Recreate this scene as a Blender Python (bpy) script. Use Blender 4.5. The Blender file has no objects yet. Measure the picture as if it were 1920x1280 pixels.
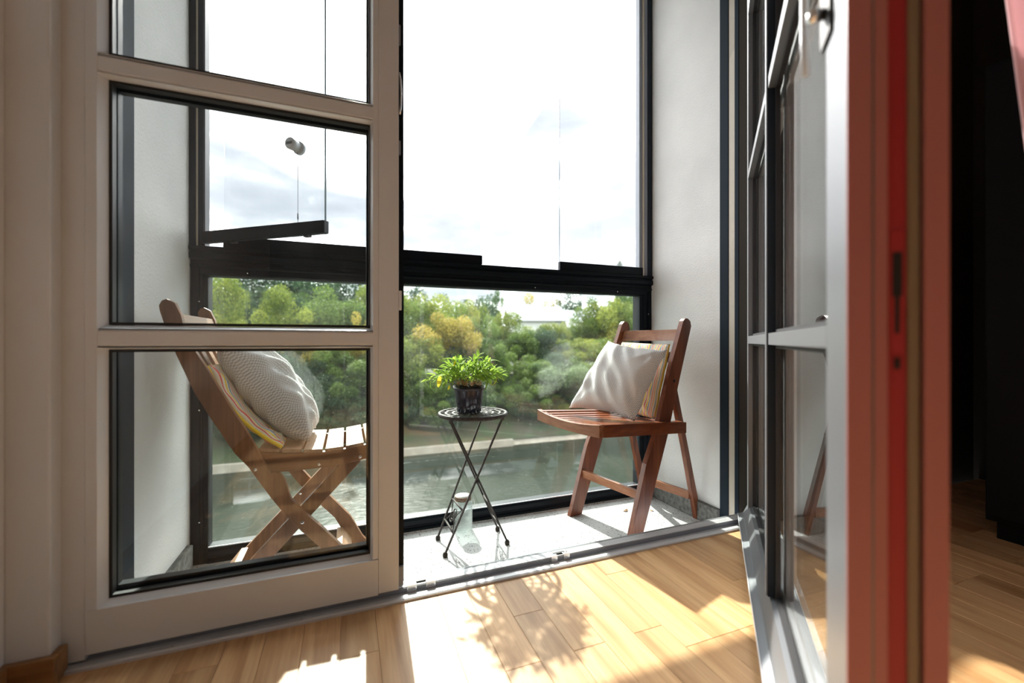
import bpy, bmesh, math, random
import numpy as np
from mathutils import Vector, Matrix
random.seed(4); rng = np.random.default_rng(7)
SC = bpy.context.scene; COL = SC.collection
# ---------------------------------------------------------------- camera, sky, sun, exposure
FPX = 800.0; PHI = math.radians(21.15); CH = 0.665
S, C = math.sin(PHI), math.cos(PHI)
cd = bpy.data.cameras.new('camera'); cam = bpy.data.objects.new('camera', cd); COL.objects.link(cam)
cd.sensor_width = 36; cd.lens = FPX/1920*36; cd.clip_start = 0.02; cd.clip_end = 2000
cam.location = (0, 0, CH); cam.rotation_euler = (math.radians(90), 0, -PHI)
cd.dof.use_dof = True; cd.dof.focus_distance = 1.5; cd.dof.aperture_fstop = 2.2
SC.camera = cam
SC.view_settings.view_transform = 'Standard'; SC.view_settings.look = 'None'
SC.view_settings.gamma = 1; SC.view_settings.use_curve_mapping = False
SC.view_settings.exposure = 1.72
SKY = 3.0
wd = bpy.data.worlds.new('sky'); SC.world = wd; wd.use_nodes = True
nt = wd.node_tree; nt.nodes.clear()
out = nt.nodes.new('ShaderNodeOutputWorld'); bg = nt.nodes.new('ShaderNodeBackground')
tc = nt.nodes.new('ShaderNodeTexCoord'); mp = nt.nodes.new('ShaderNodeMapping'); mp.inputs['Scale'].default_value = (2.2, 2.2, 6.5)
mp.inputs['Location'].default_value = (0.35, 0.1, 0.2)
nz = nt.nodes.new('ShaderNodeTexNoise'); nz.inputs['Scale'].default_value = 1.7; nz.inputs['Detail'].default_value = 9; nz.inputs['Roughness'].default_value = .55
rp = nt.nodes.new('ShaderNodeValToRGB')
E_ = rp.color_ramp.elements
E_[0].position = .28; E_[0].color = (.088, .095, .108, 1); E_[1].position = .57; E_[1].color = (1, 1, 1, 1)
e = E_.new(.40); e.color = (.108, .115, .127, 1); e = E_.new(.47); e.color = (.135, .14, .148, 1)
nt.links.new(tc.outputs['Generated'], mp.inputs[0]); nt.links.new(mp.outputs[0], nz.inputs[0]); nt.links.new(nz.outputs[0], rp.inputs[0])
dpn = nt.nodes.new('ShaderNodeVectorMath'); dpn.operation = 'DOT_PRODUCT'; dpn.inputs[1].default_value = Vector((.045, 1, .81)).normalized()
nt.links.new(tc.outputs['Generated'], dpn.inputs[0]); mrn = nt.nodes.new('ShaderNodeMapRange'); mrn.inputs['From Min'].default_value = .93; mrn.inputs['From Max'].default_value = 1.0
nt.links.new(dpn.outputs['Value'], mrn.inputs[0]); mxn = nt.nodes.new('ShaderNodeMix'); mxn.data_type = 'RGBA'; mxn.inputs[7].default_value = (1, 1, 1, 1)
nt.links.new(mrn.outputs[0], mxn.inputs[0]); nt.links.new(rp.outputs[0], mxn.inputs[6]); nt.links.new(mxn.outputs[2], bg.inputs[0]); bg.inputs[1].default_value = SKY; nt.links.new(bg.outputs[0], out.inputs[0])
sl = bpy.data.lights.new('sun', 'SUN'); sun = bpy.data.objects.new('sun', sl); COL.objects.link(sun)
sl.energy = 4.2; sl.angle = math.radians(0.9); sl.color = (1, .95, .87)
sdir = Vector((-.045, -1, -.81)).normalized()
sun.rotation_euler = sdir.to_track_quat('-Z', 'Y').to_euler(); sun.location = (0, 12, 14)
BZ = -.035            # balcony floor level
Z0 = .060             # parquet level, a step above the balcony
LS = .91              # scales door leaves and threshold about the camera; baked into room shell numbers
# ---------------------------------------------------------------- helpers (a sight line through an image pixel met with a real plane)
def yp(u, v, y):
    r = (u-960)/FPX; t = y/(C-r*S); return (t*(S+r*C), CH-t*(v-640)/FPX)
def onpl(u, v, P, d):
    r = (u-960)/FPX; dx = S+r*C; dy = C-r*S
    det = -dx*d[1]+dy*d[0]; t = (-P[0]*d[1]+P[1]*d[0])/det
    return ((t*dx-P[0])*d[0]+(t*dy-P[1])*d[1], CH-t*(v-640)/FPX)
# ---------------------------------------------------------------- materials
def N(nt, t, **k):
    n = nt.nodes.new('ShaderNode'+t)
    for a, b in k.items(): setattr(n, a, b)
    return n
def mat(name, col=(.5, .5, .5), rough=.5, metal=0, spec=.5):
    m = bpy.data.materials.new(name); m.use_nodes = True
    b = m.node_tree.nodes['Principled BSDF']
    b.inputs['Base Color'].default_value = (*col, 1); b.inputs['Roughness'].default_value = rough; b.inputs['Metallic'].default_value = metal
    b.inputs['Specular IOR Level'].default_value = spec
    m.diffuse_color = (*col, 1)
    return m
def noisy(name, c1, c2, scale=(5, 5, 5), rough=.5, detail=6, lo=.35, hi=.65, bump=0, bscale=None, spec=.5, rnd=0, coord='Object', metal=0):
    m = mat(name, c1, rough, metal, spec); nt = m.node_tree; b = nt.nodes['Principled BSDF']
    tc = N(nt, 'TexCoord'); mp = N(nt, 'Mapping'); mp.inputs['Scale'].default_value = scale
    nz = N(nt, 'TexNoise'); nz.inputs['Scale'].default_value = 1; nz.inputs['Detail'].default_value = detail
    rp = N(nt, 'ValToRGB'); rp.color_ramp.elements[0].position = lo; rp.color_ramp.elements[0].color = (*c1, 1)
    rp.color_ramp.elements[1].position = hi; rp.color_ramp.elements[1].color = (*c2, 1)
    L = nt.links.new
    src = tc.outputs[coord]
    oi = None
    if rnd:
        oi = N(nt, 'ObjectInfo'); ad = N(nt, 'VectorMath', operation='SCALE'); ad.inputs[0].default_value = (37, 11, 23)
        L(oi.outputs['Random'], ad.inputs['Scale']); a2 = N(nt, 'VectorMath', operation='ADD'); L(src, a2.inputs[0]); L(ad.outputs[0], a2.inputs[1]); src = a2.outputs[0]
    L(src, mp.inputs[0]); L(mp.outputs[0], nz.inputs[0]); L(nz.outputs[0], rp.inputs[0])
    cs = rp.outputs[0]
    if rnd:
        hs = N(nt, 'HueSaturation'); mr = N(nt, 'MapRange'); mr.inputs['To Min'].default_value = 1-rnd; mr.inputs['To Max'].default_value = 1+rnd
        L(oi.outputs['Random'], mr.inputs[0]); L(mr.outputs[0], hs.inputs['Value']); L(cs, hs.inputs['Color']); cs = hs.outputs[0]
    L(cs, b.inputs['Base Color'])
    if bump:
        bm_ = N(nt, 'Bump'); bm_.inputs['Strength'].default_value = bump; bm_.inputs['Distance'].default_value = .002
        n2 = N(nt, 'TexNoise'); n2.inputs['Scale'].default_value = bscale or 200; n2.inputs['Detail'].default_value = 3
        L(tc.outputs['Object'], n2.inputs[0]); L(n2.outputs[0], bm_.inputs['Height']); L(bm_.outputs[0], b.inputs['Normal'])
    return m
M = {}
M['white'] = noisy('white_paint', (.60, .61, .635), (.64, .645, .665), (3, 3, 3), .42, rnd=0)
M['wall'] = noisy('wall_paint', (.66, .66, .68), (.70, .70, .72), (2, 2, 2), .8, bump=.15, bscale=300)
M['stucco'] = noisy('stucco', (.58, .585, .58), (.68, .68, .67), (2.5, 2.5, 2.5), .9, bump=1, bscale=170, spec=.1)
M['silver'] = mat('silver_aluminium', (.17, .18, .195), .38, .55)
M['bead'] = mat('glazing_bead_silver', (.66, .68, .72), .3, .2)
M['alu'] = noisy('threshold_aluminium', (.50, .50, .52), (.64, .64, .66), (3, 60, 3), .38, metal=.3)
M['steel'] = mat('polished_steel', (.75, .74, .73), .2, 1)
M['black'] = mat('black_profile', (.003, .006, .010), .45, spec=.16)
M['black2'] = mat('dark_blue_grey_profile', (.010, .016, .025), .42, spec=.2)
M['trimdark'] = mat('dark_matt_profile', (.018, .026, .036), .7, spec=.08)
M['gasket'] = mat('black_gasket', (.008, .008, .01), .55)
M['cream'] = mat('cream_strip', (.6, .55, .46), .6)
M['greyprof'] = mat('grey_profile', (.20, .22, .26), .4)
M['red'] = mat('red_door_edge', (.40, .145, .135), .55)
M['red2'] = mat('bright_red_groove', (.36, .022, .028), .55)
M['olive'] = mat('olive_gasket', (.22, .16, .10), .6)
M['dark'] = mat('dark_cabinet', (.006, .006, .006), .7, spec=.1)
M['backwall'] = noisy('grey_back_wall', (.24, .24, .25), (.28, .28, .29), (2, 2, 2), .9)
M['shadewall'] = mat('shade_toned_wall', (.035, .03, .025), .9, spec=.1)  # shade of the walls turned from the window is put into this colour
M['baseb'] = noisy('oak_skirting', (.22, .10, .035), (.34, .17, .065), (4, 60, 60), .35, rnd=.05)
M['grey_base'] = noisy('grey_render_skirting', (.10, .10, .095), (.20, .20, .19), (60, 60, 60), .95, bump=.6, bscale=300, spec=.1)
M['iron'] = noisy('bronze_black_iron', (.020, .016, .014), (.05, .04, .034), (120, 120, 120), .62, metal=.1, spec=.3)
M['pot'] = mat('dark_plastic', (.014, .010, .022), .22)
M['soil'] = noisy('soil', (.012, .008, .005), (.05, .03, .02), (200, 200, 200), .95)
M['knob'] = mat('grey_white_plastic', (.55, .58, .62), .4)
M['knobdark'] = mat('knob_slot', (.12, .13, .15), .5)
M['rust'] = noisy('rusty_lid', (.10, .055, .03), (.20, .14, .095), (150, 150, 150), .6, metal=.3)
M['lid'] = mat('white_lid', (.7, .7, .7), .4)
M['pink'] = None
M['water'] = None
def woodmat(name, c1, c2, c3, axis, rough=.4, rnd=.12, sc=1.0, bump=.15):
    m = mat(name, c1, rough); nt = m.node_tree; b = nt.nodes['Principled BSDF']; L = nt.links.new
    tc = N(nt, 'TexCoord'); oi = N(nt, 'ObjectInfo'); sv = N(nt, 'VectorMath', operation='SCALE'); sv.inputs[0].default_value = (13.7, 29.3, 7.1)
    L(oi.outputs['Random'], sv.inputs['Scale']); ad = N(nt, 'VectorMath', operation='ADD'); L(tc.outputs['Object'], ad.inputs[0]); L(sv.outputs[0], ad.inputs[1])
    mp = N(nt, 'Mapping'); s = [(26 if name == 'oak_parquet' else 40)*sc]*3; s['xyz'.index(axis)] = 2.2*sc; mp.inputs['Scale'].default_value = s; L(ad.outputs[0], mp.inputs[0])
    nz = N(nt, 'TexNoise'); nz.inputs['Scale'].default_value = 1; nz.inputs['Detail'].default_value = 5; nz.inputs['Distortion'].default_value = .6; L(mp.outputs[0], nz.inputs[0])
    mp2 = N(nt, 'Mapping'); s = [220*sc]*3; s['xyz'.index(axis)] = 9*sc; mp2.inputs['Scale'].default_value = s; L(ad.outputs[0], mp2.inputs[0])
    n2 = N(nt, 'TexNoise'); n2.inputs['Scale'].default_value = 1; n2.inputs['Detail'].default_value = 2; L(mp2.outputs[0], n2.inputs[0])
    rp = N(nt, 'ValToRGB'); E = rp.color_ramp.elements; E[0].position = .32; E[0].color = (*c1, 1); E[1].position = .68; E[1].color = (*c3, 1)
    e = E.new(.5); e.color = (*c2, 1); L(nz.outputs[0], rp.inputs[0])
    mx = N(nt, 'Mix', data_type='RGBA', blend_type='MULTIPLY'); mx.inputs[0].default_value = .25 if name == 'oak_parquet' else .35
    r2 = N(nt, 'ValToRGB'); r2.color_ramp.elements[0].position = .35; r2.color_ramp.elements[0].color = (.55, .48, .42, 1); r2.color_ramp.elements[1].position = .6; r2.color_ramp.elements[1].color = (1, 1, 1, 1)
    L(n2.outputs[0], r2.inputs[0]); L(rp.outputs[0], mx.inputs[6]); L(r2.outputs[0], mx.inputs[7])
    hs = N(nt, 'HueSaturation'); mr = N(nt, 'MapRange'); mr.inputs['To Min'].default_value = 1-rnd; mr.inputs['To Max'].default_value = 1+rnd
    L(oi.outputs['Random'], mr.inputs[0]); L(mr.outputs[0], hs.inputs['Value']); L(mx.outputs[2], hs.inputs['Color']); L(hs.outputs[0], b.inputs['Base Color'])
    bp = N(nt, 'Bump'); bp.inputs['Strength'].default_value = bump; bp.inputs['Distance'].default_value = .0008; L(n2.outputs[0], bp.inputs['Height']); L(bp.outputs[0], b.inputs['Normal'])
    return m
M['oak'] = woodmat('oak_parquet', (.42, .215, .085), (.58, .335, .155), (.66, .41, .205), 'y', .42, .16, 1.0, .1)
M['teak_z'] = woodmat('light_acacia', (.15, .060, .020), (.21, .088, .032), (.26, .118, .046), 'z', .5, .08)
M['teak_y'] = woodmat('light_acacia_cross', (.28, .155, .085), (.36, .21, .125), (.42, .26, .16), 'y', .5, .1)
M['teak_x'] = woodmat('light_acacia_rail', (.16, .064, .022), (.22, .092, .034), (.27, .12, .048), 'x', .5, .08)
M['mah_z'] = woodmat('mahogany_stain', (.10, .026, .010), (.16, .045, .018), (.21, .068, .028), 'z', .32, .08)
M['mah_y'] = woodmat('mahogany_stain_cross', (.19, .065, .027), (.26, .10, .045), (.32, .14, .07), 'y', .35, .12)
M['mah_x'] = woodmat('mahogany_stain_slat', (.13, .032, .012), (.20, .055, .02), (.26, .085, .032), 'x', .28, .15)
def terrazzo():
    m = mat('speckled_concrete', (.7, .7, .68), .75); nt = m.node_tree; b = nt.nodes['Principled BSDF']; L = nt.links.new
    tc = N(nt, 'TexCoord')
    def spots(scale, thr, seed):
        v = N(nt, 'TexVoronoi'); v.inputs['Scale'].default_value = scale; mp = N(nt, 'Mapping'); mp.inputs['Location'].default_value = (seed, seed, 0)
        L(tc.outputs['Object'], mp.inputs[0]); L(mp.outputs[0], v.inputs['Vector'])
        sepv = N(nt, 'SeparateColor'); L(v.outputs['Color'], sepv.inputs[0])
        c = N(nt, 'Math', operation='LESS_THAN'); L(v.outputs['Distance'], c.inputs[0])
        mu = N(nt, 'Math', operation='MULTIPLY'); mu.inputs[1].default_value = thr; L(sepv.outputs[0], mu.inputs[0]); L(mu.outputs[0], c.inputs[1])
        g = N(nt, 'Math', operation='GREATER_THAN'); g.inputs[1].default_value = .55; L(sepv.outputs[1], g.inputs[0])
        o = N(nt, 'Math', operation='MULTIPLY'); L(c.outputs[0], o.inputs[0]); L(g.outputs[0], o.inputs[1]); return o.outputs[0]
    nz = N(nt, 'TexNoise'); nz.inputs['Scale'].default_value = 9; nz.inputs['Detail'].default_value = 6; L(tc.outputs['Object'], nz.inputs[0])
    rp = N(nt, 'ValToRGB'); rp.color_ramp.elements[0].position = .35; rp.color_ramp.elements[0].color = (.38, .38, .375, 1); rp.color_ramp.elements[1].position = .6; rp.color_ramp.elements[1].color = (.47, .47, .465, 1)
    L(nz.outputs[0], rp.inputs[0]); cur = rp.outputs[0]
    for sc, th, sd, col in ((150, .42, 0, (.06, .055, .05, 1)), (80, .26, 5, (.16, .13, .10, 1)), (300, .45, 9, (.2, .2, .2, 1))):
        mx = N(nt, 'Mix', data_type='RGBA'); L(spots(sc, th, sd), mx.inputs[0]); L(cur, mx.inputs[6]); mx.inputs[7].default_value = col; cur = mx.outputs[2]
    L(cur, b.inputs['Base Color'])
    return m
M['terrazzo'] = terrazzo()
def glass(name, tint, dirt=0.0, streak=0.0, seed=0):
    m = bpy.data.materials.new(name); m.use_nodes = True; nt = m.node_tree; nt.nodes.clear(); L = nt.links.new
    out = N(nt, 'OutputMaterial'); tr = N(nt, 'BsdfTransparent'); tr.inputs[0].default_value = (*tint, 1); gl = N(nt, 'BsdfGlossy'); gl.inputs['Roughness'].default_value = 0
    ge = N(nt, 'NewGeometry'); dp = N(nt, 'VectorMath', operation='DOT_PRODUCT'); L(ge.outputs['Normal'], dp.inputs[0]); L(ge.outputs['Incoming'], dp.inputs[1])
    ab = N(nt, 'Math', operation='ABSOLUTE'); L(dp.outputs['Value'], ab.inputs[0])
    om = N(nt, 'Math', operation='SUBTRACT'); om.inputs[0].default_value = 1; L(ab.outputs[0], om.inputs[1])
    pw = N(nt, 'Math', operation='POWER'); pw.inputs[1].default_value = 5; L(om.outputs[0], pw.inputs[0])
    ma = N(nt, 'Math', operation='MULTIPLY_ADD'); ma.inputs[1].default_value = .96; ma.inputs[2].default_value = .036; L(pw.outputs[0], ma.inputs[0])
    mx = N(nt, 'MixShader'); L(ma.outputs[0], mx.inputs[0]); L(tr.outputs[0], mx.inputs[1]); L(gl.outputs[0], mx.inputs[2])
    res = mx.outputs[0]
    if dirt:
        tc = N(nt, 'TexCoord'); mp = N(nt, 'Mapping'); mp.inputs['Location'].default_value = (seed, seed*2, 0); L(tc.outputs['Object'], mp.inputs[0])
        nz = N(nt, 'TexNoise'); nz.inputs['Scale'].default_value = 4.5; nz.inputs['Detail'].default_value = 4; L(mp.outputs[0], nz.inputs[0])
        r = N(nt, 'MapRange'); r.inputs['From Min'].default_value = .42; r.inputs['From Max'].default_value = .72; r.inputs['To Min'].default_value = dirt*.35; r.inputs['To Max'].default_value = dirt*2.2; L(nz.outputs[0], r.inputs[0])
        mp2 = N(nt, 'Mapping'); mp2.inputs['Scale'].default_value = (1, 1, .04); L(mp.outputs[0], mp2.inputs[0])
        n2 = N(nt, 'TexNoise'); n2.inputs['Scale'].default_value = 90; n2.inputs['Detail'].default_value = 1; L(mp2.outputs[0], n2.inputs[0])
        r2 = N(nt, 'MapRange'); r2.inputs['From Min'].default_value = .68; r2.inputs['From Max'].default_value = .8; r2.inputs['To Max'].default_value = streak; L(n2.outputs[0], r2.inputs[0])
        vo = N(nt, 'TexVoronoi'); vo.inputs['Scale'].default_value = 55; L(mp.outputs[0], vo.inputs['Vector'])
        lt = N(nt, 'Math', operation='LESS_THAN'); lt.inputs[1].default_value = .07; L(vo.outputs['Distance'], lt.inputs[0])
        m3 = N(nt, 'Math', operation='MULTIPLY'); m3.inputs[1].default_value = .25 if streak else .05; L(lt.outputs[0], m3.inputs[0])
        s1 = N(nt, 'Math', operation='ADD'); L(r.outputs[0], s1.inputs[0]); L(r2.outputs[0], s1.inputs[1])
        s2 = N(nt, 'Math', operation='ADD', use_clamp=True); L(s1.outputs[0], s2.inputs[0]); L(m3.outputs[0], s2.inputs[1])
        df = N(nt, 'BsdfTranslucent'); df.inputs[0].default_value = (.7, .72, .7, 1)
        d2 = N(nt, 'BsdfDiffuse'); d2.inputs[0].default_value = (.6, .62, .6, 1)
        dm = N(nt, 'MixShader'); dm.inputs[0].default_value = .5; L(df.outputs[0], dm.inputs[1]); L(d2.outputs[0], dm.inputs[2])
        m4 = N(nt, 'MixShader'); L(s2.outputs[0], m4.inputs[0]); L(res, m4.inputs[1]); L(dm.outputs[0], m4.inputs[2]); res = m4.outputs[0]
    L(res, out.inputs[0]); return m
M['glass'] = glass('clear_glass', (.965, .98, .975), .003)
M['glass_up'] = glass('balcony_glass', (.985, .99, .99), .004)
M['glass_low'] = glass('dusty_glass', (.92, .96, .94), .008, .03, 3)
M['glass_jar'] = glass('jar_glass', (.90, .93, .93), .22)
M['edge'] = mat('glass_edge', (.10, .17, .20), .2)
def weave(name, c1, c2, sc=420):
    m = mat(name, c1, .95, spec=.1); nt = m.node_tree; b = nt.nodes['Principled BSDF']; L = nt.links.new
    uv = N(nt, 'UVMap'); ck = N(nt, 'TexChecker'); ck.inputs['Scale'].default_value = sc; ck.inputs[1].default_value = (*c1, 1); ck.inputs[2].default_value = (*c2, 1)
    L(uv.outputs[0], ck.inputs[0]); nz = N(nt, 'TexNoise'); nz.inputs['Scale'].default_value = 90; nz.inputs['Detail'].default_value = 4; L(uv.outputs[0], nz.inputs[0])
    mx = N(nt, 'Mix', data_type='RGBA', blend_type='OVERLAY'); mx.inputs[0].default_value = .5; L(ck.outputs[0], mx.inputs[6]); L(nz.outputs[0], mx.inputs[7])
    L(mx.outputs[2], b.inputs['Base Color'])
    bp = N(nt, 'Bump'); bp.inputs['Strength'].default_value = .5; bp.inputs['Distance'].default_value = .001; L(ck.outputs[1], bp.inputs['Height']); L(bp.outputs[0], b.inputs['Normal'])
    return m
M['linen'] = weave('grey_linen', (.80, .79, .78), (.52, .51, .50), 84)
def stripes(name, n, base=(.70, .64, .56)):
    m = mat(name, base, .95, spec=.1); nt = m.node_tree; b = nt.nodes['Principled BSDF']; L = nt.links.new
    uv = N(nt, 'UVMap'); sp = N(nt, 'SeparateXYZ'); L(uv.outputs[0], sp.inputs[0])
    mu = N(nt, 'Math', operation='MULTIPLY'); mu.inputs[1].default_value = n; L(sp.outputs[0], mu.inputs[0])
    fr = N(nt, 'Math', operation='FRACT'); L(mu.outputs[0], fr.inputs[0])
    rp = N(nt, 'ValToRGB'); rp.color_ramp.interpolation = 'CONSTANT'; E = rp.color_ramp.elements
    cols = [(0, (.78, .72, .64)), (.10, (.70, .12, .10)), (.16, (.78, .72, .64)), (.24, (.85, .62, .06)), (.32, (.78, .72, .64)), (.38, (.10, .28, .42)), (.43, (.78, .72, .64)), (.52, (.80, .35, .30)), (.60, (.74, .70, .62)), (.68, (.85, .45, .12)), (.73, (.78, .72, .64)), (.82, (.25, .45, .42)), (.87, (.80, .68, .60)), (.93, (.88, .70, .10))]
    E[0].position = 0; E[0].color = (*cols[0][1], 1); E[1].position = cols[1][0]; E[1].color = (*cols[1][1], 1)
    for p, c in cols[2:]:
        e = E.new(p); e.color = (*c, 1)
    L(fr.outputs[0], rp.inputs[0]); L(rp.outputs[0], b.inputs['Base Color']); return m
M['stripe'] = stripes('striped_cotton', 5)
M['piping'] = mat('yellow_piping', (.80, .55, .02), .8)
def leafmat(name, c1, c2, tr=.45):
    m = mat(name, c1, .6, spec=.15); nt = m.node_tree; L = nt.links.new; b = nt.nodes['Principled BSDF']; o = nt.nodes['Material Output']
    at = N(nt, 'Attribute'); at.attribute_name = 'shade'
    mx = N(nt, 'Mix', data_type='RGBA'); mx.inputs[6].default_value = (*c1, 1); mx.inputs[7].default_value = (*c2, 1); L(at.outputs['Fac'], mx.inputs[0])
    L(mx.outputs[2], b.inputs['Base Color']); t = N(nt, 'BsdfTranslucent'); L(mx.outputs[2], t.inputs[0])
    ms = N(nt, 'MixShader'); ms.inputs[0].default_value = tr; L(b.outputs[0], ms.inputs[1]); L(t.outputs[0], ms.inputs[2]); L(ms.outputs[0], o.inputs[0]); return m
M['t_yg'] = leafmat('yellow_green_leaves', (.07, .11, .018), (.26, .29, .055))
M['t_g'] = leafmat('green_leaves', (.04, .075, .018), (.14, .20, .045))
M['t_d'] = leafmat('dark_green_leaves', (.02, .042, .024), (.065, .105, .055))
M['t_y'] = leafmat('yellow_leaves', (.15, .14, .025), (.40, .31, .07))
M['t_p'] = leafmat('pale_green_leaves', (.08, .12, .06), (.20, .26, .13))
M['pink'] = leafmat('pink_curtain_cloth', (.85, .60, .63), (.85, .60, .63), .5)
M['sage'] = leafmat('sage_leaf', (.16, .27, .035), (.36, .52, .08), .5)
M['sage_y'] = leafmat('yellow_sage_leaf', (.65, .50, .03), (.8, .65, .06), .5)
M['sage_dry'] = leafmat('dry_leaf', (.30, .17, .08), (.45, .30, .2), .3)
M['stem'] = mat('plant_stem', (.22, .28, .10), .8)
M['bark'] = mat('bark', (.08, .06, .045), .9)
M['bank'] = noisy('earth_bank', (.05, .042, .025), (.03, .05, .018), (.6, .6, .6), .95)
M['quay'] = noisy('quay_stone', (.22, .19, .155), (.30, .27, .225), (1, 1, 1), .9)
M['roof'] = mat('pale_metal_roof', (.42, .44, .47), .6); M['housewall'] = mat('white_house_wall', (.6, .6, .58), .8)
M['window_dark'] = mat('dark_window', (.05, .06, .08), .2)
def watermat():
    m = mat('river_water', (.014, .019, .013), .28, spec=.05); nt = m.node_tree; b = nt.nodes['Principled BSDF']; L = nt.links.new
    tc = N(nt, 'TexCoord'); mp = N(nt, 'Mapping'); mp.inputs['Scale'].default_value = (1.2, 3.5, 1); L(tc.outputs['Object'], mp.inputs[0])
    nz = N(nt, 'TexNoise'); nz.inputs['Scale'].default_value = 1.6; nz.inputs['Detail'].default_value = 5; L(mp.outputs[0], nz.inputs[0])
    bp = N(nt, 'Bump'); bp.inputs['Strength'].default_value = .6; bp.inputs['Distance'].default_value = .05; L(nz.outputs[0], bp.inputs['Height']); L(bp.outputs[0], b.inputs['Normal']); return m
M['water'] = watermat()
# ---------------------------------------------------------------- mesh helpers
def link(name, me, m, parent=None, smooth=False):
    if isinstance(m, (list, tuple)):
        for q in m: me.materials.append(q)
    elif m: me.materials.append(m)
    o = bpy.data.objects.new(name, me); COL.objects.link(o)
    if parent: o.parent = parent
    if smooth:
        for p in me.polygons: p.use_smooth = True
    return o
def bmo(name, bm, m, parent=None, bevel=0, smooth=False):
    bmesh.ops.recalc_face_normals(bm, faces=bm.faces)
    if bevel:
        bmesh.ops.bevel(bm, geom=[e for e in bm.edges if len(e.link_faces) == 2 and e.calc_face_angle(0) > .6], offset=bevel, segments=2, profile=.6, affect='EDGES')
    me = bpy.data.meshes.new(name); bm.to_mesh(me); bm.free()
    return link(name, me, m, parent, smooth)
def addbox(bm, a, b, Mx=None):
    c = [(a[i]+b[i])/2 for i in range(3)]; s = [abs(b[i]-a[i]) for i in range(3)]
    mt = Matrix.Translation(c) @ Matrix.Diagonal((*s, 1))
    if Mx: mt = Mx @ mt
    bmesh.ops.create_cube(bm, size=1, matrix=mt)
def box(name, a, b, m, parent=None, bevel=0):
    bm = bmesh.new(); addbox(bm, a, b); return bmo(name, bm, m, parent, bevel)
def boxes(name, L, m, parent=None, bevel=0):
    bm = bmesh.new()
    for a, b in L: addbox(bm, a, b)
    return bmo(name, bm, m, parent, bevel)
def prism(name, pts, e0, e1, m, fn, parent=None, bevel=0):
    """2-D outline pts, extruded from e0 to e1; fn(p, q, e) -> xyz"""
    bm = bmesh.new(); A = [bm.verts.new(fn(p, q, e0)) for p, q in pts]; B = [bm.verts.new(fn(p, q, e1)) for p, q in pts]
    bm.faces.new(A); bm.faces.new(B[::-1]); n = len(pts)
    for i in range(n): bm.faces.new((A[i], B[i], B[(i+1) % n], A[(i+1) % n]))
    return bmo(name, bm, m, parent, bevel)
def addtube(bm, pts, r, seg=8):
    pts = [Vector(p) for p in pts]; rings = []
    for i, p in enumerate(pts):
        d = (pts[min(i+1, len(pts)-1)]-pts[max(i-1, 0)]).normalized()
        a = d.orthogonal().normalized() if i == 0 else (rings_a - d*rings_a.dot(d)).normalized()
        rings_a = a; b = d.cross(a); rr = r[i] if isinstance(r, (list, tuple)) else r
        rings.append([bm.verts.new(p+(a*math.cos(2*math.pi*k/seg)+b*math.sin(2*math.pi*k/seg))*rr) for k in range(seg)])
    for i in range(len(rings)-1):
        for k in range(seg): bm.faces.new((rings[i][k], rings[i][(k+1) % seg], rings[i+1][(k+1) % seg], rings[i+1][k]))
    bm.faces.new(rings[0][::-1]); bm.faces.new(rings[-1])
def tube(name, pts, r, m, parent=None, seg=8, smooth=True):
    bm = bmesh.new(); addtube(bm, pts, r, seg); return bmo(name, bm, m, parent, 0, smooth)
def lathe(name, prof, m, parent=None, loc=(0, 0, 0), seg=40, smooth=True, rfun=None, cap=True):
    bm = bmesh.new(); R = []
    for r, z in prof:
        R.append([bm.verts.new((loc[0]+r*(rfun(k/seg, z) if rfun else 1)*math.cos(2*math.pi*k/seg), loc[1]+r*(rfun(k/seg, z) if rfun else 1)*math.sin(2*math.pi*k/seg), loc[2]+z)) for k in range(seg)])
    for i in range(len(R)-1):
        for k in range(seg): bm.faces.new((R[i][k], R[i][(k+1) % seg], R[i+1][(k+1) % seg], R[i+1][k]))
    if cap: bm.faces.new(R[0][::-1]); bm.faces.new(R[-1])
    else:
        for k in range(seg): bm.faces.new((R[-1][k], R[-1][(k+1) % seg], R[0][(k+1) % seg], R[0][k]))
    return bmo(name, bm, m, parent, 0, smooth)
def empty(name, loc=(0, 0, 0)):
    o = bpy.data.objects.new(name, None); COL.objects.link(o); o.location = loc; o.empty_display_size = .1; return o
def tag(o, label=None, cat=None, group=None, kind=None):
    for k, v in (('label', label), ('category', cat), ('group', group), ('kind', kind)):
        if v: o[k] = v
    return o
def rebase(root, loc):
    """put a thing's origin at its base while its children keep their place"""
    root.location = loc
    for c in [o for o in COL.objects if o.parent == root]: c.location = Vector(c.location)-Vector(loc)
# ---------------------------------------------------------------- ROOM SHELL
DY = 1.130            # interior face of the closed door leaf
EDGE = 1.0145         # parquet ends here
E0_ = 1.115
fl = box('floor', (-.58, -1.6, Z0-.06), (2.6, EDGE, Z0-.004), M['oak']); tag(fl, 'oak parquet floor laid in narrow strips towards the balcony', kind='structure')
PW = .071; plank_mesh = {}
def plank_me(L):
    if L not in plank_mesh:
        bm = bmesh.new(); addbox(bm, (0, 0, -.004), (PW-.0006, L-.0006, 0))
        me = bpy.data.meshes.new('plank'); bmesh.ops.recalc_face_normals(bm, faces=bm.faces)
        bmesh.ops.bevel(bm, geom=[e for e in bm.edges if all(v.co.z > -.001 for v in e.verts)], offset=.0005, segments=1, affect='EDGES')
        bm.to_mesh(me); bm.free(); me.materials.append(M['oak']); plank_mesh[L] = me
    return plank_mesh[L]
rr = random.Random(11); npl = 0; x = -.58; ci = 0
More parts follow.
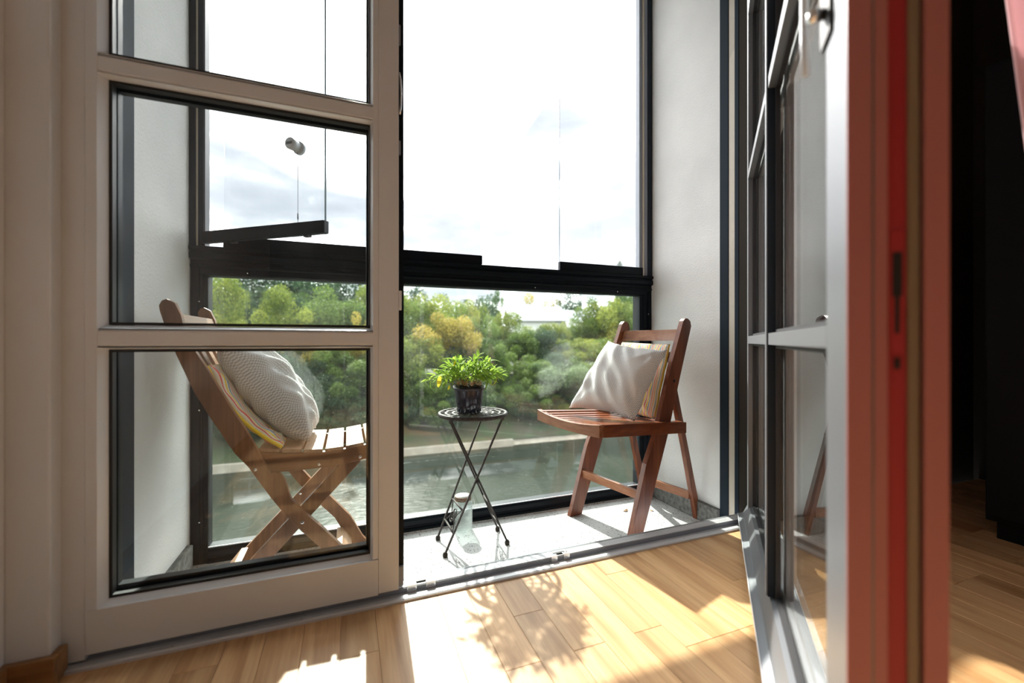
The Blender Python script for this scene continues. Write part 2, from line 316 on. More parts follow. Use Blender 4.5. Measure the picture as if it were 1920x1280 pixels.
while x < 2.55:
    yend = EDGE - rr.choice((0, .07, .14, .21, .28, .35)); first = EDGE-yend
    segs = []
    if first > .01: segs.append((yend, first))
    while yend > .12:
        L = rr.choice((.28, .35, .42, .49)); yend -= L; segs.append((yend, L))
    for y0, L in segs:
        L = round(L, 2)
        if npl < 298:
            o = bpy.data.objects.new('plank', plank_me(L)); COL.objects.link(o); o.location = (x, y0, Z0); o.parent = fl; npl += 1
    x += PW
box_c = box('ceiling', (-.75, -1.7, 2.30), (2.7, 1.03, 2.40), M['wall']); tag(box_c, kind='structure')
tag(box('wall_left', (-.75, -1.7, 0), (-.5505, 1.15, 2.30), M['wall']), kind='structure')
tag(box('wall_back', (-.75, -1.75, 0), (2.7, -1.6, 2.30), M['backwall']), kind='structure')
tag(box('wall_right', (2.6, -1.7, 0), (2.75, 1.25, 2.30), M['shadewall']), kind='structure')
WFY = .999
tag(box('wall_front', (-.5515, WFY, 0), (-.4900, 1.15, 2.30), M['white'], bevel=.004), kind='structure')
tag(box('wall_front_right', (1.300, 1.03, 0), (2.6, 1.199, 2.30), M['shadewall']), kind='structure')
tag(box('lintel', (-.5515, 1.02, 2.115), (1.3, 1.17, 2.30), M['white']), kind='structure')
bb = boxes('baseboard_front', [((-.5505, WFY-.013, Z0), (-.478, WFY, Z0+.051)), ((-.490, WFY, Z0), (-.478, 1.026, Z0+.051))], M['baseb'], bevel=.002); tag(bb, kind='structure')
tag(box('baseboard_left', (-.5505, -1.6, Z0), (-.538, WFY-.013, Z0+.051), M['baseb'], bevel=.002), kind='structure')
# ---------------------------------------------------------------- THRESHOLD
X0, X1 = -.54, 1.42
def yx(p, q, e): return (e, p, q)
th = empty('trim_1', (0, E0_*LS, Z0)); th.scale = (LS, LS, LS); tag(th, 'silver aluminium door threshold with ribbed top between parquet and balcony', kind='structure')
def tp(*a, **k):
    o = prism(*a, **k); o.parent = th; o.location = (0, -E0_, 0); return o
tp('flange', [(1.113, .0), (1.1135, .005), (1.118, .0075), (1.132, .0075), (1.134, .004), (1.134, -.03), (1.113, -.03)], X0, X1, M['alu'], yx)
tp('groove', [(1.134, .0035), (1.146, .0055), (1.146, -.03), (1.134, -.03)], X0, X1, M['alu'], yx)
tp('step_face', [(1.146, -.03), (1.146, .018), (1.1485, .018), (1.1485, -.03)], X0, X1, M['greyprof'], yx)
rib = [(1.1485, -.03), (1.1485, .019)]
for k in range(6):
    y0 = 1.149+k*.0048; rib += [(y0, .020), (y0+.0034, .020), (y0+.0036, .0183), (y0+.0046, .0183)]
rib += [(1.1785, .020), (1.1785, -.03)]
tp('ribbed_top', rib, X0, X1, M['alu'], yx)
tp('sill', [(1.1785, -.03), (1.1785, .0195), (1.196, .015), (1.199, .010), (1.199, -.03)], X0, X1, M['silver'], yx)
def keep(x, l):
    k = empty('keep_plate', (x, 1.162, .0195)); k.parent = th; k.location = (x, 1.162-E0_, .0205)
    bm = bmesh.new()
    for a, b in (((-l/2, -.016, 0), (-l*.17, .0, .003)), ((l*.17, -.016, 0), (l/2, .0, .003)), ((-l/2, .0, 0), (l/2, .010, .003)),
                 ((-l/2, -.018, -.014), (-l*.17, -.016, .003)), ((l*.17, -.018, -.014), (l/2, -.016, .003))): addbox(bm, a, b)
    bmo('plate', bm, M['steel'], k, bevel=.0008)
    box('slot', (-l*.30, -.006, .0002), (l*.30, .0015, .0033), M['gasket'], k)
    for s in (-1, 1): lathe('screw', [(0.0001, .0), (.0028, .0), (.0026, .0038), (.0001, .0040)], M['steel'], k, (s*l*.40, -.004, 0), 12)
keep(.185, .075); keep(.60, .062)
for sx in (-.35, -.1, .3, .75, 1.05):
    o = lathe('screw', [(.0001, 0), (.0025, 0), (.0022, .0008), (.0001, .001)], M['steel'], th, (sx, 1.121-E0_, .0073), 10)
# ---------------------------------------------------------------- CLOSED LEAF (door_1)
d1 = empty('door_1', (-.20, DY, 0)); tag(d1, 'closed door leaf left of the opening, off-white inside, three panes with horizontal bars', kind='structure')
def P1(o): o.parent = d1; o.location = Vector(o.location)-Vector((-.20, DY, 0)); return o
GY = DY+.038
P1(box('outer_frame', (-.545, DY+.002, .012), (-.501, 1.196, 2.26), M['white']))
P1(box('stile', (-.5005, DY, .1125), (-.481, DY+.030, 2.24), M['white'], bevel=.001))
P1(box('stile', (.0745, DY, .026), (.1245, DY+.056, 2.24), M['white'], bevel=.0015))
P1(box('stile', (.0615, DY+.0015, .114), (.0742, DY+.030, 2.24), M['white']))
P1(box('bottom_rail', (-.5005, DY, .022), (.0740, DY+.030, .1122), M['white'], bevel=.001))
P1(box('top_rail', (-.4805, DY, 2.12), (.0740, DY+.030, 2.24), M['white'], bevel=.001))
# outside shell of the leaf, black
P1(boxes('outer_shell', [((-.5005, DY+.0415, .022), (-.463, 1.192, 2.24)), ((.047, DY+.0415, .022), (.0735, 1.192, 2.24)),
                        ((-.463, DY+.0415, .022), (.047, 1.192, .137)), ((-.463, DY+.0415, 2.12), (.047, 1.192, 2.24)),
                        ((-.5005, DY+.0305, .022), (-.471, DY+.0414, 2.24)), ((.057, DY+.0305, .022), (.0735, DY+.0414, 2.24)), ((-.471, DY+.0305, .022), (.057, DY+.0414, .118)), ((-.471, DY+.0305, 2.122), (.057, DY+.0414, 2.24)),
                        ((.1247, DY+.012, .030), (.1385, 1.194, 2.24)), ((.0740, DY+.0562, .026), (.1247, 1.194, 2.24))], M['black']))
zs = [.114, .652, .692, 1.222, 1.262, 1.79, 1.83, 2.12]
for i in (0, 2, 4, 6):
    za, zb = zs[i], zs[i+1]
    # chamfered silver bead round each pane
    bm = bmesh.new()
    o4 = [(-.481, za-.006 if i == 0 else za), (.0615, za-.006 if i == 0 else za), (.0615, zb), (-.481, zb)]
    i4 = [(-.4695, za+.007), (.0555, za+.007), (.0555, zb-.004), (-.4695, zb-.004)]
    if i == 0:
        i4[0] = (-.4695, za+.008); i4[1] = (.0555, za+.008)
    V = [bm.verts.new((x, DY+.001, z)) for x, z in o4]+[bm.verts.new((x, DY+.018, z)) for x, z in i4]+[bm.verts.new((x, DY+.030, z)) for x, z in i4]+[bm.verts.new((x, DY+.030, z)) for x, z in o4]
    for a in range(3):
        for k in range(4): bm.faces.new((V[a*4+k], V[a*4+(k+1) % 4], V[a*4+4+(k+1) % 4], V[a*4+4+k]))
    for k in range(4): bm.faces.new((V[12+k], V[12+(k+1) % 4], V[(k+1) % 4], V[k]))
    P1(bmo('glazing_bead', bm, M['bead'], bevel=.0008))
    gx0, gx1 = -.4695, .0555; g = .006
    P1(boxes('gasket', [((gx0, DY+.019, za+.008), (gx0+g, DY+.036, zb-.004)), ((gx1-g*.5, DY+.019, za+.008), (gx1, DY+.036, zb-.004)),
                       ((gx0+g, DY+.019, za+.008), (gx1-g*.5, DY+.036, za+.008+g)), ((gx0+g, DY+.019, zb-.004-g), (gx1-g*.5, DY+.036, zb-.004))], M['gasket']))
    P1(box('glass_pane', (gx0+g*.6, GY-.003, za+.01), (gx1, GY+.003, zb-.006), M['glass']))
for za, zb in ((.652, .692), (1.222, 1.262), (1.79, 1.83)):
    P1(prism('muntin', [(DY+.030, za), (DY+.006, za+.002), (DY+.002, za+.006), (DY+.002, zb-.006), (DY+.006, zb-.002), (DY+.030, zb)], -.482, .0625, M['white'], yx, bevel=.0006))
    P1(box('muntin_outer', (-.463, DY+.044, za-.014 if za > 1 else za+.001), (.047, DY+.060, zb-.001), M['black']))
d1.location = (-.20*LS, DY*LS, Z0); d1.scale = (LS, LS, LS)
# edge hardware on the closing stile
def hz(u, v): return yp(u, v, DY)[1]
P1(box('hinge', (.1245, DY-.003, hz(749, 581)), (.1315, DY+.014, hz(749, 545)), M['white'], bevel=.001))
P1(box('strike', (.1246, DY+.006, hz(749, 80)), (.1300, DY+.020, hz(749, 43)), M['greyprof'], bevel=.001))
P1(tube('lever_plate', [(.128, DY+.006, hz(749, 212)), (.1305, DY+.006, hz(749, 195)), (.131, DY+.006, hz(749, 170)), (.1295, DY+.006, hz(749, 145)), (.127, DY+.006, hz(749, 134))], .0025, M['steel']))
P1(box('latch', (.1247, DY+.004, hz(749, 288)), (.130, DY+.014, hz(749, 262)), M['greyprof'], bevel=.001))
P1(box('corner_guide', (.1247, DY+.006, .03), (.1375, DY+.040, .082), M['greyprof'], bevel=.002))
# ---------------------------------------------------------------- OPEN LEAF (door_2), hinge origin on its glass plane
TH = math.radians(25.114)
ax = Vector((-.7226, -.6912, 0)); ang = math.atan2(ax.y, ax.x)
# local: x along the leaf to its free end, y towards the indoor face, outdoor face at -y
d2 = empty('door_2', (1.3436*LS, 1.0936*LS, Z0)); d2.scale = (LS, LS, LS); d2.rotation_euler = (0, 0, ang); tag(d2, 'open door leaf swung into the room, grey outside with glazing bars, red free edge', kind='structure')
LL = 1.237; YO, YI = -.0256, .0452; ZB, ZT = .022, 2.24
xm = .613; g = .008
zs2 = [(.098, .655), (.686, 1.224), (1.256, 1.79), (1.82, 2.12)]
box('hinge_stile', (0, YO, ZB), (.047, .0, ZT), M['silver'], d2, bevel=.001)
box('free_stile', (1.160, YO, ZB), (LL, .0, ZT), M['silver'], d2, bevel=.001)
prism('bottom_rail', [(YO-.0285, .030), (YO-.0285, .050), (YO-.015, .056), (YO-.012, .058), (YO+.004, .0940), (-.004, .097), (0, .097), (0, ZB), (YO-.020, ZB)], 0, 1.2, M['silver'], lambda p, q, e: (e, p, q), d2)
box('drip_edge', (0, YO-.030, .040), (LL-.03, YO-.0285, .052), M['bead'], d2)
box('top_rail', (.047, YO, 2.12), (1.16, 0, ZT), M['silver'], d2)
for z0, z1 in ((.655, .686), (1.224, 1.256), (1.79, 1.82)):
    for a, b in ((.047, xm-.0145), (xm+.0145, 1.160)):
        prism('glazing_bar', [(YO, z0+.003), (YO, z1-.003), (-.006, z1), (-.006, z0)], a, b, M['silver'], lambda p, q, e: (e, p, q), d2)
box('vertical_bar', (xm-.0145, YO-.0015, .098), (xm+.0145, -.003, 2.12), M['black2'], d2, bevel=.0015)
box('vertical_bar_cap', (xm-.0125, YO-.0035, .10), (xm+.0125, YO-.0015, 2.12), M['silver'], d2)
for z0, z1 in zs2:
    for a, b in ((.047, xm-.0145), (xm+.0145, 1.160)):
        boxes('gasket', [((a, -.012, z0), (a+g, -.0032, z1)), ((b-g, -.012, z0), (b, -.0032, z1)), ((a+g, -.012, z0), (b-g, -.0032, z0+g*.6)), ((a+g, -.012, z1-g*.6), (b-g, -.0032, z1))], M['gasket'], d2)
        box('glass_pane', (a+.002, -.003, z0-.002), (b-.002, .003, z1+.002), M['glass'], d2)
# indoor half of the leaf
boxes('inner_frame', [((.0, .0045, ZB), (.06, YI, ZT)), ((1.145, .0045, ZB), (LL-.012, YI, ZT)), ((.06, .0045, ZB), (1.145, YI, .105)), ((.06, .0045, 2.10), (1.145, YI, ZT))], M['white'], d2, bevel=.001)
for z0, z1 in ((.652, .689), (1.221, 1.259), (1.787, 1.823)): box('inner_muntin', (.06, .008, z0), (1.145, YI-.016, z1), M['white'], d2)
box('inner_vertical_muntin', (xm-.018, .0075, .105), (xm+.018, YI-.018, 2.10), M['white'], d2)
# free-end profile: bands across the thickness (local y), from outdoor to indoor side
w = YI-YO
for nm, a, b, dx, mm in (('end_edge', 0, .26, .0, 'red'), ('end_seam', .26, .285, -.0025, 'olive'), ('end_edge', .285, .42, -.0005, 'red'), ('lock_groove', .42, .63, -.006, 'red2'),
                         ('end_gasket', .63, .735, -.003, 'olive'), ('end_gap', .735, .77, -.010, 'gasket'), ('end_overlap', .77, 1.0, .0, 'red')):
    box(nm, (LL-.011, YO+w*a+.0001, ZB), (LL+.001+dx, YO+w*b, ZT), M[mm], d2)
lk = boxes('lock_case', [((LL-.006, YO+w*.45, .665-.01), (LL-.0035, YO+w*.60, .765))], M['red2'], d2)
boxes('keyhole', [((LL-.0036, YO+w*.48, .705), (LL-.0030, YO+w*.58, .745)), ((LL-.0036, YO+w*.505, .672), (LL-.0030, YO+w*.555, .705)), ((LL-.0036, YO+w*.50, .640), (LL-.0030, YO+w*.56, .650))], M['gasket'], d2, bevel=.0002)
box('lock_end', (LL-.006, YO+w*.43, 1.0), (LL-.0032, YO+w*.62, 1.30), M['greyprof'], d2)
# outdoor lever handle on the free stile
box('handle_plate', (1.150, YO-.004, .985), (1.190, YO, 1.16), M['gasket'], d2, bevel=.001)
tube('handle_knob', [(1.172, YO-.004, 1.015), (1.172, YO-.016, 1.015), (1.172, YO-.020, 1.015)], [.006, .008, .004], M['steel'], d2, 12)
tube('handle_lever', [(1.110, YO-.010, .985), (1.110, YO-.012, 1.03), (1.112, YO-.012, 1.12), (1.14, YO-.010, 1.14)], .0045, M['bead'], d2, 8)
# ---------------------------------------------------------------- right jamb strips and left jamb strips
XR, XL = 1.305, -.456
def jamb(name, a, b, m, lab=None):
    o = box(name, a, b, m, bevel=.0015); tag(o, kind='structure'); return o
jamb('trim_2', (1.298, 1.168, BZ), (1.32, 1.206, 2.26), M['trimdark'])
jamb('trim_3', (1.300, 1.140, BZ), (1.32, 1.1675, 2.26), M['cream'])
jamb('trim_4', (1.298, 1.124, BZ), (1.32, 1.141, 2.26), M['trimdark'])
jamb('trim_5', (1.306, 1.09, BZ), (1.345, 1.124, 2.26), M['cream'])
jamb('trim_6', (XL-.03, 1.155, BZ), (XL+.002, 1.224, 2.26), M['trimdark'])
jamb('trim_8', (XL-.03, 1.134, BZ), (XL+.001, 1.1545, 2.26), M['cream'])
jamb('trim_9', (XL-.03, 1.092, BZ), (XL+.003, 1.1335, 2.26), M['trimdark'])
# ---------------------------------------------------------------- BALCONY
tag(box('balcony_floor', (-.60, 1.085, BZ-.16), (1.45, 1.583, BZ), M['terrazzo']), 'white speckled concrete balcony floor', kind='structure')
tag(box('balcony_kerb', (-.445, 1.5835, BZ-.16), (1.29, 1.5935, BZ+.004), M['terrazzo']), kind='structure')
tag(box('wall_balcony_left', (XL-.16, 1.151, BZ-.2), (XL, 1.70, 2.6), M['stucco']), kind='structure')
tag(box('wall_balcony_right', (XR, 1.1995, BZ-.2), (XR+.2, 1.70, 2.6), M['stucco']), kind='structure')
tag(box('ceiling_balcony', (-.6, 1.171, 2.31), (1.5, 1.60, 2.5), M['stucco']), kind='structure')
tag(box('baseboard_balcony_left', (XL-.01, 1.225, BZ), (XL+.016, 1.575, BZ+.078), M['grey_base'], bevel=.004), kind='structure')
tag(box('baseboard_balcony_right', (XR-.020, 1.207, BZ), (XR+.01, 1.575, BZ+.072), M['grey_base'], bevel=.004), kind='structure')
# lower fixed window
WY = 1.602
w1 = empty('window_1', (.42, WY, BZ)); tag(w1, 'fixed lower balcony window in a black frame', kind='structure')
def PW1(o): o.parent = w1; o.location = Vector(o.location)-Vector((.42, WY, BZ)); return o
gx0, gx1, gz0, gz1 = -.409, 1.243, .012, .874
PW1(boxes('frame_post', [((XL+.002, WY-.006, BZ-.004), (-.4305, WY+.05, .90)), ((-.4305, WY-.002, BZ-.004), (-.422, WY+.05, .90)), ((-.422, WY+.001, BZ-.004), (gx0, WY+.05, .90))], M['black'], bevel=.0012))
PW1(boxes('frame_post', [((1.286, WY-.006, BZ-.004), (XR-.0005, WY+.05, .90)), ((1.262, WY-.002, BZ-.004), (1.286, WY+.05, .90)), ((gx1, WY+.001, BZ-.004), (1.262, WY+.05, .90))], M['black'], bevel=.0012))
PW1(prism('bottom_rail', [(WY-.012, BZ-.004), (WY-.012, BZ+.010), (WY-.004, BZ+.016), (WY-.004, BZ+.020), (WY-.008, BZ+.024), (WY-.006, gz0-.008), (WY+.001, gz0), (WY+.05, gz0), (WY+.05, BZ-.004)], gx0, gx1, M['black'], yx))
PW1(box('glazing_strip', (gx0, WY+.0015, gz0), (gx1, WY+.004, gz0+.0035), M['bead']))
PW1(prism('top_rail', [(WY+.001, gz1), (WY-.003, gz1+.004), (WY-.003, gz1+.022), (WY-.010, gz1+.026), (WY-.010, gz1+.030), (WY-.006, gz1+.034), (WY-.006, gz1+.046), (WY-.018, gz1+.050), (WY-.018, gz1+.066), (WY-.012, gz1+.070), (WY-.012, gz1+.074), (WY-.020, gz1+.078), (WY-.020, gz1+.088), (WY-.002, gz1+.0905), (WY+.05, gz1+.0905), (WY+.05, gz1)], XL+.002, XR-.001, M['black'], yx))
PW1(box('glass_pane', (gx0-.004, WY+.008, gz0-.004), (gx1+.004, WY+.015, gz1+.004), M['glass_low']))
for px_, py_ in ((-.430, .79), (-.430, .45), (-.430, .10), (1.285, .79), (1.285, .45), (1.285, .14)):
    PW1(tube('screw', [(px_, WY-.0068, py_), (px_, WY-.0095, py_)], [.0032, .0022], M['steel'], None, 10))
for px_ in (-.30, .13, .72, 1.12): PW1(tube('screw', [(px_, WY-.004, gz1+.012), (px_, WY-.0062, gz1+.012)], [.003, .002], M['steel'], None, 10))
# upper frameless folding glazing
ZR = gz1+.0905
posts = empty('trim_7', (XL, WY, ZR)); tag(posts, 'black side channels of the folding balcony glazing', kind='structure')
def PP(o): o.parent = posts; o.location = Vector(o.location)-Vector((XL, WY, ZR)); return o
PP(box('side_channel', (XL+.001, WY-.012, ZR), (-.4395, WY+.04, 2.34), M['black2'], bevel=.001))
PP(box('brush_strip', (-.4392, WY-.004, ZR), (-.4335, WY+.03, 2.34), M['cream']))
PP(box('side_channel', (-.4332, WY-.008, ZR), (-.4145, WY+.04, 2.34), M['black2'], bevel=.001))
PP(box('side_channel', (1.281, WY-.012, ZR), (XR-.001, WY+.04, 2.34), M['black2'], bevel=.001))
PP(box('side_channel', (1.2665, WY-.008, ZR), (1.2805, WY+.03, 2.34), M['greyprof'], bevel=.001))
PP(box('brush_strip', (1.259, WY-.004, ZR), (1.266, WY+.02, 2.34), M['cream']))
PP(box('side_channel', (1.243, WY+.002, ZR), (1.2585, WY+.03, 2.34), M['greyprof'], bevel=.001))
PP(box('head_channel', (XL+.001, WY-.02, 2.29), (XR-.001, WY+.04, 2.34), M['black2']))
def panel(name, W_, label, side=0):
    p = empty(name); tag(p, label, kind='structure')
    box('shoe', (0, -.009, 0), (W_, .009, .036), M['black'], p, bevel=.0015)
    box('end_cap', (W_, -.009, .001), (W_+.003, .009, .035), M['black2'], p, bevel=.001)
    box('glass_pane', (.002, -.003, .034), (W_-.001, .003, 1.30), M['glass_up'], p)
    if side: box('polished_edge', ((W_-.001) if side > 0 else .001, -.0031, .034), ((W_-.0002) if side > 0 else .0019, .0031, 1.30), M['edge'], p)
    boxes('glide', [((W_*.25, -.006, -.006), (W_*.25+.018, .006, 0)), ((W_-.07, -.006, -.006), (W_-.052, .006, 0))], M['gasket'], p)
    return p
pb = panel('window_2', .435, 'closed frameless glass panel behind the tilted one'); pb.location = (-.368, WY+.006, ZR+.001)
pc = panel('window_3', .418, 'closed frameless glass panel left of the open gap'); pc.location = (.073, WY+.006, ZR+.001)
pe = panel('window_4', .423, 'closed frameless glass panel beside the right balcony wall', -1); pe.location = (.835, WY+.006, ZR+.001)
pa = panel('window_5', .452, 'frameless glass panel swung inwards at the left with a round latch knob', 1); A0 = Vector((-.4145, 1.578, ZR+.003)); A1 = Vector((-.062, 1.308, 0))
pa.location = A0; pa.rotation_euler = (0, 0, math.atan2(A1.y-A0.y, A1.x-A0.x))
dA = (math.cos(pa.rotation_euler.z), math.sin(pa.rotation_euler.z)); lk_, kz = onpl(561, 278, A0, dA)
kz -= A0.z
tube('latch_knob', [(lk_, .006, kz), (lk_, -.004, kz), (lk_, -.005, kz), (lk_, -.010, kz)], [.0185, .0185, .015, .014], M['knob'], pa, 24)
tube('knob_grip', [(lk_, -.010, kz), (lk_, -.034, kz), (lk_, -.037, kz)], [.0145, .0165, .015], M['knob'], pa, 24)
box('knob_slot', (lk_-.010, -.0385, kz-.0035), (lk_+.010, -.0368, kz+.0035), M['knobdark'], pa, bevel=.001)
tube('latch_cord', [(lk_, -.005, .036), (lk_, -.005, kz-.014)], .0006, M['greyprof'], pa, 6)
tube('latch_cord', [(lk_, -.005, kz+.014), (lk_, -.005, 1.3)], .0004, M['bead'], pa, 6)
tube('cord_tensioner', [(lk_, -.005, .045), (lk_, -.005, .062)], .0018, M['greyprof'], pa, 8)
# ---------------------------------------------------------------- LEFT CHAIR (light acacia folding chair seen from the side)
YN, YF, TK = 1.25, 1.552, .019
def yz(y): return lambda p, q, e: (p, e, q)
c1 = empty('folding_chair'); tag(c1, 'light brown wooden folding chair behind the closed glass door leaf', 'chair')
L_out = [(312.5,559.5),(303,563),(297.5,572),(299,582),(310,615),(330,665),(362,732),(395,785),(440,850),(465,875.4),(509,934.7),(534.7,965.6),(565.6,996.5),(622,1045.5)]
R_out = [(327.5,567.5),(339,590),(345,615),(362,652),(387,690),(430,760),(460,805),(487,852),(506,887),(524,888),(534.7,901),(545,934.7),(568,958),(604,989),(658,1040)]
Lp = [yp(u, v, YN) for u, v in L_out]; Rp = [yp(u, v, YN) for u, v in R_out]
Lp += [(.012, BZ+.022), (.040, BZ)]; Rp += [(.050, BZ+.040), (.068, BZ+.018), (.066, BZ+.003)]
# smooth outline of the long leg: real board 19 mm thick
outl = Lp+Rp[::-1]
zc = lambda pts: [(x, max(z, BZ)) for x, z in pts]
prism('long_leg', zc(outl), YN, YN+TK, M['teak_z'], lambda p, q, e: (p, e, q), c1, bevel=.0015)
prism('long_leg', zc(outl), YF-TK, YF, M['teak_z'], lambda p, q, e: (p, e, q), c1, bevel=.0015)
def bar2(p, q, w0, w1=None):
    p, q = Vector(p), Vector(q); d = (q-p).normalized(); n = Vector((-d.y, d.x)); w1 = w1 or w0
    return [p+n*w0/2, q+n*w1/2, q-n*w1/2, p-n*w0/2]
ca, cb = yp(658, 873, YN), yp(474, 1073, YN)
sl_ = (cb[0]-ca[0])/(cb[1]-ca[1]); xb = ca[0]+sl_*(BZ-ca[1])
for y0, y1, dx in ((YN+2*TK+.0002, YN+3*TK-.001, 0), (YF-3*TK+.001, YF-2*TK-.0002, -.0)):
    n = .0265
    po = [(ca[0]-n, ca[1]), (ca[0]+n, ca[1]), (xb+n, BZ), (xb-n, BZ)]
    prism('short_leg', po, y0, y1, M['teak_z'], lambda p, q, e: (p, e, q), c1, bevel=.0015)
# seat rails, under the slats
rl = [(-.222, .345), (-.215, .378), (-.153, .369), (-.10, .366), (-.05, .364), (.003, .368), (.053, .375), (.095, .384), (.105, .372), (.100, .345), (.057, .336), (.035, .332), (-.051, .322), (-.137, .320), (-.185, .322), (-.215, .335)]
for y0 in (YN+.0015, YF-TK+.0012):
    pass
prism('seat_rail', rl, YN-.0015-.0, YN-.0015-TK*.0+TK-.0005, M['teak_x'], lambda p, q, e: (p, e+.0, q), c1, bevel=.0012) if False else None
prism('seat_rail', rl, YN+TK+.0006, YN+2*TK-.0006, M['teak_x'], lambda p, q, e: (p, e, q), c1, bevel=.0012)
prism('seat_rail', rl, YF-2*TK+.0006, YF-TK-.0006, M['teak_x'], lambda p, q, e: (p, e, q), c1, bevel=.0012)
rtop = [(-.252, .352), (-.215, .378), (-.153, .369), (-.10, .366), (-.05, .364), (.003, .368), (.053, .375), (.098, .385)]
def topz(x):
    for (a, b), (c, d) in zip(rtop, rtop[1:]):
        if a <= x <= c: return b+(d-b)*(x-a)/(c-a)
    return rtop[-1][1]
x = -.208
for k in range(6):
    xa, xe = -.2135+k*.0527, -.2135+k*.0527+.0465
    za, ze = topz(xa)+.0008, topz(xe)+.0008
    prism('seat_slat', [(xa, za), (xe, ze), (xe, ze+.009), (xa, za+.009)], YN+TK-.006 if k > 1 else YN+TK+.001, YF-TK+.006 if k > 1 else YF-TK-.001, M['teak_y'], lambda p, q, e: (p, e, q), c1, bevel=.002)
# back
def leanx(z):   # mid line of the long leg at height z
    pts = [((l[0]+r[0])/2, (l[1]+r[1])/2) for l, r in ((Lp[4], Rp[2]), (Lp[5], Rp[3]), (Lp[6], Rp[5]), (Lp[7], Rp[6]))]
    for (a, b), (c, d) in zip(pts, pts[1:]):
        if d <= z <= b: return a+(c-a)*(z-b)/(d-b)
    a, b = pts[0]; c, d = pts[1]; return a+(c-a)*(z-b)/(d-b)
def backbar(name, z0, z1, dx, y0, y1, th_=.014):
    prism(name, [(leanx(z0)+dx, z0), (leanx(z1)+dx, z1), (leanx(z1)+dx+th_, z1+.003), (leanx(z0)+dx+th_, z0+.003)], y0, y1, M['teak_y'], lambda p, q, e: (p, e, q), c1, bevel=.0015)
backbar('back_rail', .680, .730, .004, YN+TK, YF-TK)
backbar('back_rail', .455, .495, .004, YN+TK, YF-TK)
for k in range(4):
    y0 = YN+TK+.030+k*.060
    backbar('back_slat', .497, .678, .005, y0, y0+.030, .010)
for xx, zz, ww in ((-.015, .0, .0),):
    pass
# stretchers between the feet
def stretch(par, x, z, w_, h_, lean, m, y0, y1):
    prism('stretcher', [(x-w_/2-lean, z-h_/2), (x+w_/2-lean, z-h_/2), (x+w_/2+lean, z+h_/2), (x-w_/2+lean, z+h_/2)], y0, y1, m, lambda p, q, e: (p, e, q), par, bevel=.0015)
stretch(c1, -.305, BZ+.055, .018, .045, .018, M['teak_y'], YN+3*TK, YF-3*TK)
stretch(c1, -.008, BZ+.062, .018, .040, -.014, M['teak_y'], YN+TK, YF-TK)
def bolt(par, x, y, z, m='steel', r=.0042, axis='y', s=-1):
    a = Vector((x, y, z)); d = Vector((0, s, 0))
    tube('bolt', [a, a+d*.0018, a+d*.0026], [r, r, r*.55], M[m], par, 14)
for u, v in ((479, 880),): p_ = yp(u, v, YN); bolt(c1, p_[0], YN, p_[1])
for u, v in ((598, 870), (675, 856)): p_ = yp(u, v, YN+TK); bolt(c1, p_[0], YN+TK+.0006, p_[1])
p_ = yp(567, 979, YN); bolt(c1, p_[0], YN, p_[1])
p_ = yp(563, 925, YF-3*TK); bolt(c1, p_[0], YF-3*TK+.001, p_[1])
rebase(c1, (-.12, 1.40, BZ))
# ---------------------------------------------------------------- RIGHT CHAIR (mahogany folding chair)
yaw = .193; dR = Vector((math.cos(yaw), math.sin(yaw), 0)); wR = Vector((-math.sin(yaw), math.cos(yaw), 0)); P0 = Vector((.925, 1.205, 0)); WR = .325
P0 = P0 + wR*.006
def RL(l, z, e): return P0+dR*l+wR*e+Vector((0, 0, z))
rf = lambda p, q, e: RL(p, q, e)
c2 = empty('folding_chair'); tag(c2, 'dark reddish mahogany wooden folding chair by the right balcony wall', 'chair')
post = [(.259, .742), (.272, .753), (.285, .752), (.300, .743), (.306, .724), (.236, .525), (.166, .317), (.043, .012), (.026, BZ), (-.036, BZ), (-.022, .0), (.054, .236), (.104, .333), (.195, .592)]
for e0 in (0, WR-.020):
    prism('long_leg', post, e0, e0+.020, M['mah_z'], rf, c2, bevel=.0015)
rear = [(.236, .527), (.250, .490), (.269, .425), (.399, -.018), (.404, BZ), (.372, BZ), (.293, .258), (.222, .498)]
for e0 in (.022, WR-.042):
    prism('short_leg', rear, e0, e0+.018, M['mah_z'], rf, c2, bevel=.0015)
# seat: two side rails, dished front and back rails, slats running front to back
def dish(e): # e 0..WR
    t = (e-WR/2)/(WR/2); return -.012*(1-t*t)
for e0 in (.045, WR-.061):
    prism('seat_rail', [(-.155, .352), (.245, .330), (.250, .380), (-.155, .398)], e0-.022 if e0 < .1 else e0+.022, (e0-.022 if e0 < .1 else e0+.022)+.016, M['mah_x'], rf, c2, bevel=.0015) if False else None
E0, E1 = .0215-.045, WR+.022
prism('seat_rail', [(-.168, .358), (.250, .326), (.250, .366), (-.168, .396)], -.0185, -.0010, M['mah_x'], rf, c2, bevel=.0015)
prism('seat_rail', [(-.150, .358), (.250, .326), (.250, .366), (-.150, .396)], WR+.0010, WR+.0185, M['mah_x'], rf, c2, bevel=.0015)
bm = bmesh.new(); n = 16; rings = []
for k in range(n+1):
    e = -.0185+(WR+.037)*k/n; zt = .398+dish(e); lf = -.187+.018*k/n+.004*math.sin(math.pi*k/n)*-1
    rings.append([bm.verts.new(RL(lf, .358+dish(e)*.3, e)), bm.verts.new(RL(lf, zt, e)), bm.verts.new(RL(lf+.019, zt, e)), bm.verts.new(RL(lf+.019, .358+dish(e)*.3, e))])
for a, b in zip(rings, rings[1:]):
    for k in range(4): bm.faces.new((a[k], a[(k+1) % 4], b[(k+1) % 4], b[k]))
bm.faces.new(rings[0][::-1]); bm.faces.new(rings[-1]); bmo('front_rail', bm, M['mah_y'], c2, bevel=.0015)
ns = 10; pitch = (WR+.037)/ns
